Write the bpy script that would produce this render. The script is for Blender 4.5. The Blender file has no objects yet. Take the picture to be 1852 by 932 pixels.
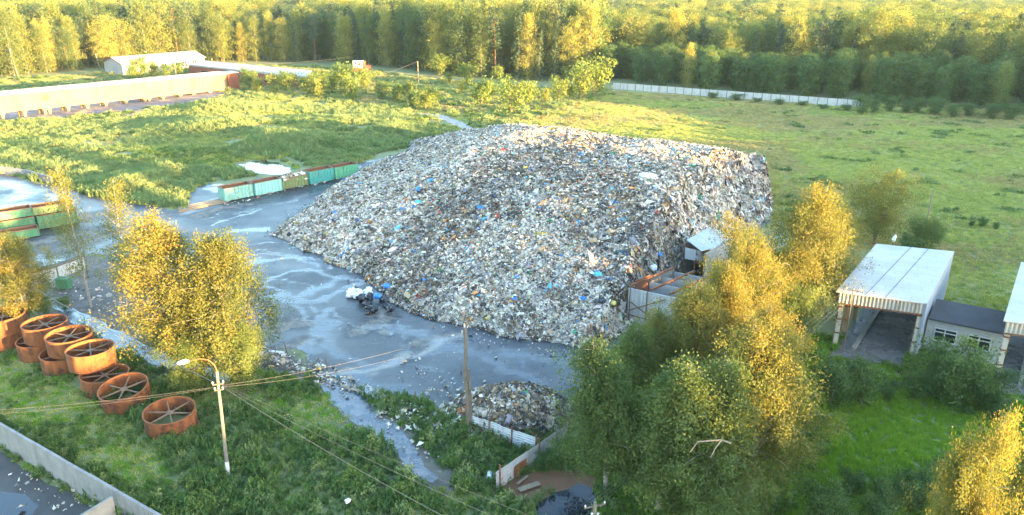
import bpy, math, random
import numpy as np
from mathutils import Vector, Matrix

# ------------------------------------------------------------------ camera, sky, sun, exposure
SC = bpy.context.scene
COL = SC.collection
FPX, HY, CX, CY, HC = 1330.0, -15.0, 926.0, 466.0, 36.0
PITCH = math.atan((CY - HY) / FPX)
cam_d = bpy.data.cameras.new('camera')
cam_d.sensor_width = 36
cam_d.lens = 36 * FPX / 1852
cam_d.clip_end = 9000
cam = bpy.data.objects.new('camera', cam_d)
cam.location = (0, 0, HC)
cam.rotation_euler = (math.pi / 2 - PITCH, 0, 0)
COL.objects.link(cam)
SC.camera = cam

SUN_EL, SUN_AZ = 4.7, 124.5      # azimuth clockwise from +Y (the view direction)
w = bpy.data.worlds.new('World'); SC.world = w; w.use_nodes = True
nt = w.node_tree; bg = nt.nodes['Background']
sky = nt.nodes.new('ShaderNodeTexSky'); sky.sky_type = 'NISHITA'; sky.sun_disc = False
sky.sun_elevation = math.radians(SUN_EL); sky.sun_rotation = math.radians(SUN_AZ)
sky.altitude = 50; sky.air_density = 1.0; sky.dust_density = 1.0; sky.ozone_density = 1.8
bg.inputs['Strength'].default_value = 0.15
nt.links.new(sky.outputs[0], bg.inputs['Color'])
sl = bpy.data.lights.new('sun', 'SUN'); sl.energy = 3.9; sl.angle = math.radians(0.5); sl.color = (1.0, 0.60, 0.22)
sun = bpy.data.objects.new('sun', sl); COL.objects.link(sun)
_a, _e = math.radians(SUN_AZ), math.radians(SUN_EL)
sdir = Vector((math.sin(_a) * math.cos(_e), math.cos(_a) * math.cos(_e), math.sin(_e)))
sun.rotation_euler = sdir.to_track_quat('Z', 'Y').to_euler()
sun.location = (150, -100, 120)
SC.view_settings.view_transform = 'Standard'; SC.view_settings.look = 'None'
SC.view_settings.gamma = 1; SC.view_settings.use_curve_mapping = False
SC.view_settings.exposure = 4.2
SC.cycles.max_bounces = 6; SC.cycles.diffuse_bounces = 2; SC.cycles.glossy_bounces = 2
SC.cycles.transmission_bounces = 3; SC.cycles.transparent_max_bounces = 4; SC.cycles.volume_bounces = 0
SC.cycles.caustics_reflective = False; SC.cycles.caustics_refractive = False
SC.cycles.use_denoising = True

# ------------------------------------------------------------------ pixel <-> ground helpers
cp, sp_ = math.cos(PITCH), math.sin(PITCH)
def P(px, py, z=0.0):
    a = (px - CX) / FPX; b = (CY - py) / FPX
    t = (z - HC) / (-sp_ + b * cp)
    return Vector((a * t, (cp + b * sp_) * t, z))
def HT(py, gy):
    b = (CY - py) / FPX
    return HC + (-sp_ + b * cp) / (cp + b * sp_) * gy
def PX(x, y, z=0.0):
    f = y * cp - (z - HC) * sp_; u = y * sp_ + (z - HC) * cp
    f = np.where(np.abs(f) < 1e-3, 1e-3, f)
    return CX + FPX * x / f, CY - FPX * u / f
def inpoly(px, py, poly):
    r = np.zeros(px.shape, bool); n = len(poly); j = n - 1
    for i in range(n):
        xi, yi = poly[i]; xj, yj = poly[j]
        c = ((yi > py) != (yj > py)) & (px < (xj - xi) * (py - yi) / ((yj - yi) + 1e-9) + xi)
        r ^= c; j = i
    return r
def wpoly(poly, z=0): return [tuple(P(a, b, z).xy) for a, b in poly]
def dpoly(x, y, pts):
    """distance to a world polyline"""
    d = np.full(np.shape(x), 1e9)
    for (x0, y0), (x1, y1) in zip(pts[:-1], pts[1:]):
        dx, dy = x1 - x0, y1 - y0; L = dx * dx + dy * dy + 1e-9
        t = np.clip(((x - x0) * dx + (y - y0) * dy) / L, 0, 1)
        d = np.minimum(d, np.hypot(x - x0 - t * dx, y - y0 - t * dy))
    return d
def _h(ix, iy, s):
    n = (ix.astype(np.int64) * 374761393 + iy.astype(np.int64) * 668265263 + s * 974634521) & 0x7fffffff
    n = ((n ^ (n >> 13)) * 1274126177) & 0x7fffffff
    return ((n ^ (n >> 16)) & 0xffff) / 65535.0
def vn(x, y, s=0):
    x = np.asarray(x, float); y = np.asarray(y, float)
    ix = np.floor(x); iy = np.floor(y); fx = x - ix; fy = y - iy
    fx = fx * fx * (3 - 2 * fx); fy = fy * fy * (3 - 2 * fy)
    a = _h(ix, iy, s); b = _h(ix + 1, iy, s); c = _h(ix, iy + 1, s); d = _h(ix + 1, iy + 1, s)
    return a + (b - a) * fx + (c - a) * fy + (a - b - c + d) * fx * fy
def fbm(x, y, s=0, o=3):
    r = 0; amp = 0.5
    for k in range(o): r = r + amp * vn(x * 2 ** k, y * 2 ** k, s + k); amp *= .5
    return r / (1 - .5 ** o)
def sstep(a, b, x):
    t = np.clip((x - a) / (b - a), 0, 1); return t * t * (3 - 2 * t)

# ------------------------------------------------------------------ object helpers
OFF = {}
def setp(o, label=None, cat=None, group=None, kind=None):
    if label: o['label'] = label
    if cat: o['category'] = cat
    if group: o['group'] = group
    if kind: o['kind'] = kind
    return o
def thing(name, label, cat, loc=(0, 0, 0), group=None, rz=0, rot=None):
    o = bpy.data.objects.new(name, None); COL.objects.link(o)
    o.empty_display_size = .2
    o.location = loc; o.rotation_euler = rot if rot else (0, 0, rz)
    OFF[o.name] = Vector(loc)
    return setp(o, label, cat, group)
def link(name, me, parent=None):
    o = bpy.data.objects.new(name, me); COL.objects.link(o)
    if parent is not None:
        o.parent = parent; OFF[o.name] = OFF.get(parent.name, Vector((0, 0, 0)))
    return o
def np_mesh(name, v, f, mats, attrs=None, smooth=False, cols=None):
    """v (N,3), f (M,k) array; attrs = {name: per-vertex float}; cols = {name: per-vertex rgb}"""
    me = bpy.data.meshes.new(name)
    v = np.asarray(v, np.float32); f = np.asarray(f, np.int32)
    me.vertices.add(len(v)); me.vertices.foreach_set('co', v.ravel())
    M, k = f.shape
    me.loops.add(M * k); me.loops.foreach_set('vertex_index', f.ravel())
    me.polygons.add(M)
    me.polygons.foreach_set('loop_start', np.arange(0, M * k, k, dtype=np.int32))
    me.polygons.foreach_set('loop_total', np.full(M, k, np.int32))
    me.polygons.foreach_set('use_smooth', np.full(M, smooth, bool))
    for n, a in (attrs or {}).items():
        at = me.attributes.new(n, 'FLOAT', 'POINT'); at.data.foreach_set('value', np.asarray(a, np.float32))
    for n, a in (cols or {}).items():
        at = me.attributes.new(n, 'FLOAT_COLOR', 'POINT')
        c = np.ones((len(v), 4), np.float32); c[:, :3] = a; at.data.foreach_set('color', c.ravel())
    for m in (mats if isinstance(mats, (list, tuple)) else [mats]): me.materials.append(m)
    me.update(calc_edges=True)
    return me
class MB:
    def __init__(s): s.v = []; s.f = []
    def add(s, v, f):
        b = len(s.v); s.v += [tuple(p) for p in v]; s.f += [tuple(i + b for i in q) for q in f]; return s
    def hexa(s, a):      # 8 points: bottom 4 ccw, top 4 ccw
        return s.add(a, [(3, 2, 1, 0), (4, 5, 6, 7), (0, 1, 5, 4), (1, 2, 6, 5), (2, 3, 7, 6), (3, 0, 4, 7)])
    def box(s, c, d, rz=0):
        c = Vector(c); x, y, z = d[0] / 2, d[1] / 2, d[2] / 2
        R = Matrix.Rotation(rz, 3, 'Z')
        return s.hexa([c + R @ Vector(p) for p in ((-x, -y, -z), (x, -y, -z), (x, y, -z), (-x, y, -z), (-x, -y, z), (x, -y, z), (x, y, z), (-x, y, z))])
    def beam(s, a, b, w, h=None, up=(0, 0, 1)):
        a = Vector(a); b = Vector(b); h = h or w; d = (b - a).normalized(); up = Vector(up)
        if abs(d.dot(up)) > .98: up = Vector((0, 1, 0))
        r = d.cross(up).normalized(); u = r.cross(d)
        r = r * w / 2; u = u * h / 2
        return s.hexa([a - r - u, a + r - u, b + r - u, b - r - u, a - r + u, a + r + u, b + r + u, b - r + u])
    def tube(s, pts, r, n=8, cap=True):
        pts = [Vector(p) for p in pts]; rr = r if isinstance(r, (list, tuple)) else [r] * len(pts)
        b = len(s.v); ref = Vector((0.13, 0.97, 0.21))
        for i, p in enumerate(pts):
            d = (pts[min(i + 1, len(pts) - 1)] - pts[max(i - 1, 0)]).normalized()
            x = d.cross(ref)
            if x.length < .1: x = d.cross(Vector((1, 0, 0)))
            x.normalize(); y = d.cross(x)
            for k in range(n):
                t = 2 * math.pi * k / n; s.v.append(tuple(p + (x * math.cos(t) + y * math.sin(t)) * rr[i]))
        for i in range(len(pts) - 1):
            for k in range(n):
                k2 = (k + 1) % n
                s.f.append((b + i * n + k, b + i * n + k2, b + (i + 1) * n + k2, b + (i + 1) * n + k))
        if cap:
            s.f.append(tuple(b + k for k in range(n))[::-1]); s.f.append(tuple(b + (len(pts) - 1) * n + k for k in range(n)))
        return s
    def slab(s, q, t, d=(0, 0, -1)):   # quad of 4 points thickened by t along d
        q = [Vector(p) for p in q]; d = Vector(d).normalized() * t
        return s.hexa([p + d for p in q] + q)
    def lathe(s, prof, n=32, c=(0, 0, 0)):
        b = len(s.v); m = len(prof)
        for k in range(n):
            t = 2 * math.pi * k / n
            for r, z in prof: s.v.append((c[0] + r * math.cos(t), c[1] + r * math.sin(t), c[2] + z))
        for k in range(n):
            k2 = (k + 1) % n
            for i in range(m - 1): s.f.append((b + k * m + i, b + k2 * m + i, b + k2 * m + i + 1, b + k * m + i + 1))
        return s
    def corr(s, q, n, amp, rows=1, jit=0, rng=random):
        """corrugated sheet on quad q (a,b along the waves count direction; d,c opposite edge)"""
        a, b_, c, d = [Vector(p) for p in q]
        nor = (b_ - a).cross(d - a).normalized(); b0 = len(s.v); m = n * 4
        for j in range(rows + 1):
            t = j / rows
            for i in range(m + 1):
                u = i / m
                p = a.lerp(b_, u).lerp(d.lerp(c, u), t) + nor * amp * math.sin(2 * math.pi * n * u)
                s.v.append(tuple(p))
        for j in range(rows):
            for i in range(m):
                k = b0 + j * (m + 1) + i; s.f.append((k, k + 1, k + m + 2, k + m + 1))
        return s
    def build(s, name, mat, parent=None, world=True, smooth=False):
        me = bpy.data.meshes.new(name)
        off = OFF.get(parent.name, Vector((0, 0, 0))) if (parent is not None and world) else Vector((0, 0, 0))
        me.from_pydata([tuple(Vector(p) - off) for p in s.v], [], s.f)
        me.materials.append(mat)
        if smooth: me.polygons.foreach_set('use_smooth', [True] * len(me.polygons))
        me.update()
        return link(name, me, parent)
def copy_tree(o, label=None, group=None):
    c = o.copy(); COL.objects.link(c); OFF[c.name] = Vector((0, 0, 0))
    if label: c['label'] = label
    if group: c['group'] = group
    for ch in o.children:
        d = ch.copy(); COL.objects.link(d); d.parent = c
        for g in ch.children:
            e = g.copy(); COL.objects.link(e); e.parent = d
    return c

# ------------------------------------------------------------------ materials
class NT:
    def __init__(s, name):
        s.m = bpy.data.materials.new(name); s.m.use_nodes = True; s.t = s.m.node_tree
        s.b = s.t.nodes['Principled BSDF']; s.out = s.t.nodes['Material Output']
    def n(s, typ, **kw):
        o = s.t.nodes.new(typ)
        for k, v in kw.items(): setattr(o, k, v)
        return o
    def l(s, a, b): s.t.links.new(a, b)
    def coord(s, kind='Object'): return s.n('ShaderNodeTexCoord').outputs[kind]
    def pos(s): return s.n('ShaderNodeNewGeometry').outputs['Position']
    def noise(s, vec, scale, detail=4, rough=.55, stretch=None):
        if stretch:
            mp = s.n('ShaderNodeMapping'); mp.inputs['Scale'].default_value = stretch; s.l(vec, mp.inputs[0]); vec = mp.outputs[0]
        o = s.n('ShaderNodeTexNoise'); o.inputs['Scale'].default_value = scale; o.inputs['Detail'].default_value = detail
        o.inputs['Roughness'].default_value = rough; s.l(vec, o.inputs['Vector']); return o.outputs['Fac']
    def ramp(s, fac, stops):
        r = s.n('ShaderNodeValToRGB'); e = r.color_ramp.elements
        while len(e) > 2: e.remove(e[-1])
        for i, (p, c) in enumerate(stops):
            if i > 1: e.new(p)
            e[i].position = p; e[i].color = (c, c, c, 1) if isinstance(c, (int, float)) else (*c, 1)
        s.l(fac, r.inputs[0]); return r.outputs[0]
    def mix(s, fac, a, b, mode='MIX'):
        o = s.n('ShaderNodeMix', data_type='RGBA', blend_type=mode)
        for sock, v in ((o.inputs[0], fac), (o.inputs[6], a), (o.inputs[7], b)):
            if isinstance(v, (int, float)): sock.default_value = v if sock == o.inputs[0] else (v, v, v, 1)
            elif isinstance(v, tuple): sock.default_value = (*v, 1)
            else: s.l(v, sock)
        return o.outputs[2]
    def math(s, op, a, b=0.0, c=None):
        o = s.n('ShaderNodeMath', operation=op)
        for i, v in enumerate((a, b) if c is None else (a, b, c)):
            if isinstance(v, (int, float)): o.inputs[i].default_value = v
            else: s.l(v, o.inputs[i])
        return o.outputs[0]
    def attr(s, name): return s.n('ShaderNodeAttribute', attribute_name=name).outputs
    def base(s, c):
        if isinstance(c, tuple): s.b.inputs['Base Color'].default_value = (*c, 1)
        else: s.l(c, s.b.inputs['Base Color'])
    def set(s, k, v):
        if isinstance(v, (int, float)): s.b.inputs[k].default_value = v
        else: s.l(v, s.b.inputs[k])
    def bump(s, h, strength=.4, dist=.05):
        o = s.n('ShaderNodeBump'); o.inputs['Strength'].default_value = strength; o.inputs['Distance'].default_value = dist
        s.l(h, o.inputs['Height']); s.l(o.outputs[0], s.b.inputs['Normal'])
def worn(name, c0, c1, scale=1.5, rough=.8, bump=.3, spot=None, spot_lo=.62, metal=0, streak=None, c2=None):
    K = lambda c: tuple(x * .66 for x in c) if c else c
    if not name.startswith(('rust', 'green', 'teal', 'olive', 'dark')): c0, c1, c2, spot, streak = K(c0), K(c1), K(c2), K(spot), K(streak)
    m = NT(name); v = m.coord()
    f = m.noise(v, scale, 6, .6)
    col = m.mix(m.ramp(f, [(.32, 0), (.68, 1)]), c0, c1)
    if c2: col = m.mix(m.ramp(m.noise(v, scale * .27, 4), [(.45, 0), (.6, 1)]), col, c2)
    if streak:
        g = m.noise(v, scale * 2.5, 4, .6, (1, 1, .12)); col = m.mix(m.ramp(g, [(.5, 0), (.72, .75)]), col, streak)
    if spot:
        g = m.noise(v, scale * 1.9, 8, .7); col = m.mix(m.ramp(g, [(spot_lo - .04, 0), (spot_lo + .04, 1)]), col, spot)
    m.base(col); m.set('Roughness', rough); m.set('Metallic', metal)
    if bump: m.bump(m.noise(v, scale * 8, 6, .6), bump, .04)
    return m.m
def foliage(name, cols, trans=.35, rough=.6, tcol=1.4, vary=.25):
    """leaf colours over the per-leaf attribute 'tint', with a shift per tree"""
    m = NT(name)
    t = m.attr('tint')[2]
    oi = m.n('ShaderNodeObjectInfo').outputs['Random']
    f = m.math('ADD', m.math('MULTIPLY', t, 1 - vary), m.math('MULTIPLY', oi, vary))
    st = [(i / (len(cols) - 1), c) for i, c in enumerate(cols)]
    col = m.ramp(f, st)
    m.base(col); m.set('Roughness', rough)
    m.b.inputs['Specular IOR Level'].default_value = .25
    tr = m.n('ShaderNodeBsdfTranslucent')
    m.l(m.mix(1.0, col, (tcol, tcol, tcol * .5), 'MULTIPLY'), tr.inputs['Color'])
    mx = m.n('ShaderNodeMixShader'); mx.inputs[0].default_value = trans
    m.l(m.b.outputs[0], mx.inputs[1]); m.l(tr.outputs[0], mx.inputs[2]); m.l(mx.outputs[0], m.out.inputs['Surface'])
    return m.m

M = {}
M['birch_leaf'] = foliage('birch_leaf', [(.07, .105, .034), (.145, .145, .038), (.26, .195, .043)], .5)
M['green_leaf'] = foliage('green_leaf', [(.05, .09, .03), (.09, .13, .036), (.145, .17, .042)], .4)
M['dark_leaf'] = foliage('dark_leaf', [(.035, .08, .028), (.06, .115, .036), (.095, .15, .04)], .35)
M['forest_leaf'] = foliage('forest_leaf', [(.03, .07, .034), (.125, .162, .045), (.3, .27, .065)], .46, vary=.72)
M['spruce_leaf'] = foliage('spruce_leaf', [(.025, .055, .034), (.045, .08, .04), (.07, .105, .045)], .2, vary=.4)
M['shrub_leaf'] = foliage('shrub_leaf', [(.06, .115, .032), (.11, .16, .036), (.19, .2, .045)], .4, vary=.4)
M['weed_leaf'] = foliage('weed_leaf', [(.035, .085, .03), (.075, .14, .04), (.16, .21, .055)], .35, vary=.6)
M['greyweed_leaf'] = foliage('greyweed_leaf', [(.09, .15, .075), (.15, .215, .095), (.25, .26, .1)], .38, vary=.5)
M['grass_leaf'] = foliage('grass_leaf', [(.17, .23, .065), (.28, .315, .095), (.4, .39, .14)], .35, vary=.55)
M['straw_leaf'] = foliage('straw_leaf', [(.16, .17, .06), (.3, .26, .11), (.42, .36, .18)], .3, vary=.5)
M['meadow_leaf'] = foliage('meadow_leaf', [(.11, .23, .028), (.17, .3, .033), (.26, .33, .05)], .4, vary=.4)
M['birch_bark'] = worn('birch_bark', (.46, .42, .35), (.28, .25, .2), 2, .8, .3, spot=(.06, .05, .04), spot_lo=.6)
M['dark_bark'] = worn('dark_bark', (.16, .12, .09), (.09, .07, .05), 2, .9, .5)
M['pine_bark'] = worn('pine_bark', (.3, .15, .08), (.18, .1, .06), 2, .9, .5)
M['concrete'] = worn('concrete', (.36, .35, .33), (.25, .245, .235), .8, .85, .25, spot=(.2, .19, .17), spot_lo=.66, streak=(.22, .21, .19))
M['old_concrete'] = worn('old_concrete', (.38, .36, .32), (.26, .25, .22), .8, .9, .3, spot=(.14, .13, .11), spot_lo=.64, streak=(.16, .15, .13))
M['white_panel'] = worn('white_panel', (.66, .65, .62), (.54, .53, .5), .6, .8, .2, streak=(.33, .32, .29))
M['grey_plaster'] = worn('grey_plaster', (.5, .5, .49), (.38, .38, .38), .5, .85, .15, streak=(.27, .26, .25))
M['white_brick'] = None
M['rust'] = worn('rust', (.19, .058, .015), (.115, .036, .011), .6, .9, .25, spot=(.07, .024, .012), spot_lo=.57, streak=(.26, .1, .03))
M['dark_rust'] = worn('dark_rust', (.19, .08, .04), (.11, .05, .03), 1.5, .9, .3, spot=(.3, .12, .05))
M['rust_bar'] = worn('rust_bar', (.17, .11, .07), (.11, .07, .045), 3, .85, .2)
M['galv'] = worn('galv', (.55, .56, .57), (.45, .46, .48), .7, .45, .1, metal=.55, spot=(.3, .3, .3), spot_lo=.7)
M['roof_sheet'] = worn('roof_sheet', (.52, .54, .55), (.42, .44, .46), .25, .5, .1, spot=(.3, .31, .32), spot_lo=.68, streak=(.6, .6, .6))
M['white_roof'] = worn('white_roof', (.5, .47, .42), (.4, .38, .34), .15, .7, .1, spot=(.42, .4, .37), spot_lo=.7)
M['tar_roof'] = worn('tar_roof', (.055, .055, .06), (.085, .085, .09), .6, .9, .3, spot=(.15, .15, .15), spot_lo=.68)
M['brick_red'] = worn('brick_red', (.36, .11, .055), (.27, .085, .045), .5, .85, .2)
M['gallery_wall'] = worn('gallery_wall', (.20, .145, .08), (.27, .21, .125), .18, .8, .1, streak=(.14, .095, .045))
M['orange_beam'] = worn('orange_beam', (.5, .3, .14), (.38, .2, .09), .5, .85, .2)
M['pole_wood'] = worn('pole_wood', (.24, .19, .145), (.15, .12, .095), 3, .9, .4)
M['lamp_pole'] = worn('lamp_pole', (.25, .22, .18), (.18, .16, .13), 2, .85, .2)
M['whitewash'] = worn('whitewash', (.72, .72, .7), (.6, .6, .58), 3, .9, .2)
M['dark_metal'] = worn('dark_metal', (.08, .075, .07), (.13, .1, .08), 3, .6, .2)
M['dark'] = worn('dark', (.02, .02, .022), (.03, .03, .03), 2, .8, 0)
M['glass'] = worn('glass', (.02, .025, .03), (.035, .04, .045), 1, .08, 0)
M['white_paint'] = worn('white_paint', (.72, .72, .7), (.62, .62, .6), 2, .6, .1)
M['timber'] = worn('timber', (.42, .33, .22), (.3, .23, .15), 1.5, .9, .4)
M['wire'] = worn('wire', (.2, .19, .17), (.15, .14, .13), 2, .5, 0)
M['porcelain'] = worn('porcelain', (.75, .73, .68), (.65, .62, .58), 4, .25, 0)
M['lamp_glass'] = worn('lamp_glass', (.8, .8, .78), (.75, .75, .73), 4, .2, 0)
def sheet_lines(mat, w_, h_, rot, dark=.62):
    t = mat.node_tree; p = t.nodes['Principled BSDF']; src = p.inputs['Base Color'].links[0].from_socket
    br = t.nodes.new('ShaderNodeTexBrick'); br.inputs['Scale'].default_value = 1; br.inputs['Brick Width'].default_value = w_; br.inputs['Row Height'].default_value = h_
    br.inputs['Mortar Size'].default_value = .02; br.inputs['Color1'].default_value = (1, 1, 1, 1); br.inputs['Color2'].default_value = (.86, .87, .9, 1); br.inputs['Mortar'].default_value = (dark, dark, dark, 1)
    mp = t.nodes.new('ShaderNodeMapping'); mp.inputs['Rotation'].default_value = rot; tc = t.nodes.new('ShaderNodeTexCoord')
    mx = t.nodes.new('ShaderNodeMix'); mx.data_type = 'RGBA'; mx.blend_type = 'MULTIPLY'; mx.inputs[0].default_value = 1
    t.links.new(tc.outputs['Object'], mp.inputs[0]); t.links.new(mp.outputs[0], br.inputs['Vector']); t.links.new(src, mx.inputs[6]); t.links.new(br.outputs[0], mx.inputs[7]); t.links.new(mx.outputs[2], p.inputs['Base Color'])
sheet_lines(M['roof_sheet'], 2.4, 1.05, (0, 0, .4)); sheet_lines(M['white_roof'], 3.0, 1.1, (0, 0, -.9), .75)
def paint_metal(name, c0, c1, worn_c=(.2, .1, .055), lo=.6):
    return worn(name, c0, c1, .7, .55, .12, spot=worn_c, spot_lo=lo, streak=tuple(x * .55 + y * .2 for x, y in zip(c0, worn_c)))
M['green_a'] = paint_metal('green_a', (.03, .14, .075), (.04, .18, .1))
M['green_b'] = paint_metal('green_b', (.08, .15, .045), (.11, .18, .065), (.22, .15, .06), .58)
M['green_c'] = paint_metal('green_c', (.03, .12, .055), (.05, .165, .08), (.2, .19, .12), .66)
M['teal_pale'] = paint_metal('teal_pale', (.15, .36, .32), (.22, .42, .36), (.15, .2, .1), .57)
M['teal_clean'] = paint_metal('teal_clean', (.18, .42, .38), (.24, .46, .41), (.4, .4, .33), .68)
M['teal'] = paint_metal('teal', (.035, .25, .21), (.05, .3, .26))
M['olive'] = paint_metal('olive', (.1, .17, .06), (.15, .21, .08), (.2, .12, .06), .55)
M['green_row'] = paint_metal('green_row', (.07, .3, .17), (.1, .36, .2))
M['red_paint'] = worn('red_paint', (.42, .09, .05), (.34, .07, .04), 1, .7, .1)
def flat(name, c, rough=.6):
    m = NT(name); f = m.noise(m.coord(), 3, 4); m.base(m.mix(m.ramp(f, [(.3, 0), (.7, 1)]), tuple(x * .8 for x in c), c)); m.set('Roughness', rough); return m.m
def brick_mat():
    m = NT('white_brick'); v = m.coord()
    br = m.n('ShaderNodeTexBrick'); br.inputs['Scale'].default_value = 1
    br.inputs['Brick Width'].default_value = .4; br.inputs['Row Height'].default_value = .2; br.inputs['Mortar Size'].default_value = .012
    br.inputs['Color1'].default_value = (.36, .34, .31, 1); br.inputs['Color2'].default_value = (.28, .27, .25, 1); br.inputs['Mortar'].default_value = (.33, .32, .31, 1)
    mp = m.n('ShaderNodeMapping'); mp.inputs['Rotation'].default_value = (math.pi / 2, 0, 0)
    m.l(v, mp.inputs[0]); m.l(mp.outputs[0], br.inputs['Vector'])
    g = m.noise(v, .7, 6, .65); m.base(m.mix(m.ramp(g, [(.4, 0), (.75, .6)]), br.outputs[0], (.3, .29, .27))); m.set('Roughness', .9); return m.m
M['white_brick'] = brick_mat()
def water_mat(name, c, rough=.03):
    m = NT(name); m.base(c); m.set('Roughness', rough); m.set('IOR', 1.33)
    m.b.inputs['Specular IOR Level'].default_value = .7
    m.bump(m.noise(m.pos(), 1.4, 3), .06, .05); return m.m
M['pond_water'] = water_mat('pond_water', (.012, .016, .02))
M['ditch_water'] = water_mat('ditch_water', (.06, .075, .085), .12)

# ------------------------------------------------------------------ terrain
YARD = [(-90, 296), (0, 314), (95, 334), (190, 362), (330, 380), (345, 350), (372, 330), (430, 332), (470, 318), (560, 325), (640, 298), (690, 285), (760, 280), (1395, 380),
        (1390, 400), (1135, 600), (1085, 640), (1045, 700), (1015, 735), (900, 752), (830, 745), (760, 735), (690, 712), (620, 690), (590, 676), (540, 640),
        (490, 622), (450, 590), (400, 545), (280, 490), (160, 462), (60, 490), (-90, 500)]
YW = wpoly(YARD)
SOIL = wpoly([(60, 480), (160, 460), (300, 490), (460, 590), (600, 680), (560, 690), (440, 660), (300, 660), (180, 590), (90, 540)])
GALSOIL = wpoly([(-120, 180), (160, 170), (330, 162), (420, 168), (330, 190), (250, 205), (120, 212), (-20, 222), (-120, 232)])
ROADW = wpoly([(-500, 790), (0, 818), (155, 912), (330, 1010), (200, 1300), (-900, 1300)])
STREAM = [tuple(P(*q).xy) for q in ((600, 690), (632, 722), (660, 752), (705, 780), (735, 815), (755, 850), (790, 868))]
STREAM_W = [3.6, 3.6, 2.4, 2.4, 1.8, 1.2, .8]
DITCH = [tuple(P(*q).xy) for q in ((92, 540), (150, 578), (215, 615), (290, 652), (370, 672), (440, 690))]
PUDW = wpoly([(432, 298), (455, 292), (480, 291), (505, 296), (525, 308), (515, 316), (490, 317), (460, 312), (440, 305)])
POND = wpoly([(975, 905), (1000, 893), (1040, 880), (1062, 878), (1080, 890), (1085, 925), (1060, 960), (980, 960)])
PONDBANK = [tuple(P(*q).xy) for q in ((940, 885), (990, 870), (1050, 868))]
PATHL = [tuple(P(*q).xy) for q in ((745, 205), (790, 209), (825, 222), (850, 238), (870, 252))]
HEAPS = [((205, 205), 5, .9), ((255, 207), 7, 1.3), ((290, 204), 5, 1.6), ((240, 214), 8, .8), ((365, 198), 6, 1.4), ((150, 204), 3, .8), ((85, 235), 4, 1.2)]
MOUNDS = [((560, 268), 12, 2.6), ((480, 262), 11, 2.0), ((420, 240), 14, 2.2), ((330, 240), 15, 1.6), ((600, 232), 14, 2.0), ((700, 238), 12, 1.5),
          ((390, 208), 14, 3.0), ((300, 320), 7, 1.2), ((240, 340), 7, 1.1), ((480, 205), 16, 1.2), ((140, 265), 18, 1.0), ((1070, 205), 30, 1.2), ((250, 285), 12, 1.0), ((360, 285), 8, 1.2)]
_mw = [(P(*q), r, h) for q, r, h in MOUNDS]; _hw = [(P(*q), r, h) for q, r, h in HEAPS]
def yard_in(x, y):
    jx = (vn(x * .35, y * .35, 3) - .5) * 2.4; jy = (vn(x * .35, y * .35, 4) - .5) * 2.4
    return inpoly(x + jx, y + jy, YW)
def gz(x, y):
    x = np.asarray(x, float); y = np.asarray(y, float)
    z = np.zeros(x.shape)
    for p, r, h in _mw: z = z + h * np.exp(-((x - p.x) ** 2 + (y - p.y) ** 2) / (r * r) * 1.6)
    for p, r, h in _hw: z = z + h * np.exp(-((x - p.x) ** 2 + (y - p.y) ** 2) / (r * r) * 2.5)
    d = np.hypot(x, y)
    z = z + (fbm(x * .05, y * .05, 11) - .5) * .9 * sstep(60, 130, d)
    far = sstep(350, 420, d); z = z * (1 - far)
    k = np.ones(x.shape)
    kd = np.where(inpoly(x, y, YW), 0.0, 1.0)
    # fade to level beside the yard
    dd = dpoly(x, y, YW + [YW[0]]); k = np.where(kd > 0, sstep(.5, 7, dd), 0.0)
    pd = np.where(inpoly(x, y, PUDW), 0.0, dpoly(x, y, PUDW + [PUDW[0]]))
    return z * k * sstep(1.0, 6.0, pd)
# ground sheet
def grid(x0, x1, y0, y1, s):
    xs = np.arange(x0, x1 + s, s); ys = np.arange(y0, y1 + s, s)
    X, Y = np.meshgrid(xs, ys); nx, ny = len(xs), len(ys)
    I = np.arange(nx * ny).reshape(ny, nx)
    F = np.stack([I[:-1, :-1], I[:-1, 1:], I[1:, 1:], I[1:, :-1]], -1).reshape(-1, 4)
    return X.ravel(), Y.ravel(), F
gx, gy, gf = grid(-235, 200, 18, 425, 1.0)
gzv = gz(gx, gy)
hz = np.zeros(gx.shape)
for p, r, h in _hw: hz = np.maximum(hz, np.exp(-((gx - p.x) ** 2 + (gy - p.y) ** 2) / (r * r) * 2))
hz = hz * (0.5 + vn(gx * .3, gy * .3, 5))
soil = inpoly(gx, gy, SOIL).astype(float)
soil = np.maximum(soil, sstep(4.5, 1.5, dpoly(gx, gy, STREAM)) * .9)
soil = np.maximum(soil, sstep(4.0, 1.5, dpoly(gx, gy, DITCH)))
gsoil = np.maximum(inpoly(gx, gy, GALSOIL).astype(float), 0)
red = sstep(2.4, 1.0, dpoly(gx, gy, PONDBANK))
m = NT('ground_cover'); v = m.pos()
n1 = m.noise(v, .03, 5, .6); n2 = m.noise(v, .35, 5, .65); n3 = m.noise(v, 2.5, 5, .7)
gr = m.mix(m.ramp(n2, [(.3, 0), (.7, 1)]), (.10, .14, .045), (.19, .2, .08))
gr = m.mix(m.ramp(n1, [(.45, 0), (.65, .7)]), gr, (.2, .19, .085))
gr = m.mix(m.ramp(n3, [(.55, 0), (.8, .6)]), gr, (.09, .07, .045))
so = m.mix(m.ramp(n2, [(.3, 0), (.7, 1)]), (.05, .042, .035), (.13, .115, .1))
so = m.mix(m.ramp(n3, [(.6, 0), (.7, 1)]), so, (.3, .29, .28))
c = m.mix(m.attr('soil')[2], gr, so)
gs = m.mix(m.ramp(m.noise(v, .25, 5, .65, (.5, 2, 1)), [(.35, 0), (.65, 1)]), (.07, .065, .065), (.2, .19, .185))
c = m.mix(m.attr('gsoil')[2], c, gs)
c = m.mix(m.attr('heap')[2], c, m.mix(n3, (.4, .17, .07), (.28, .14, .08)))
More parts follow.
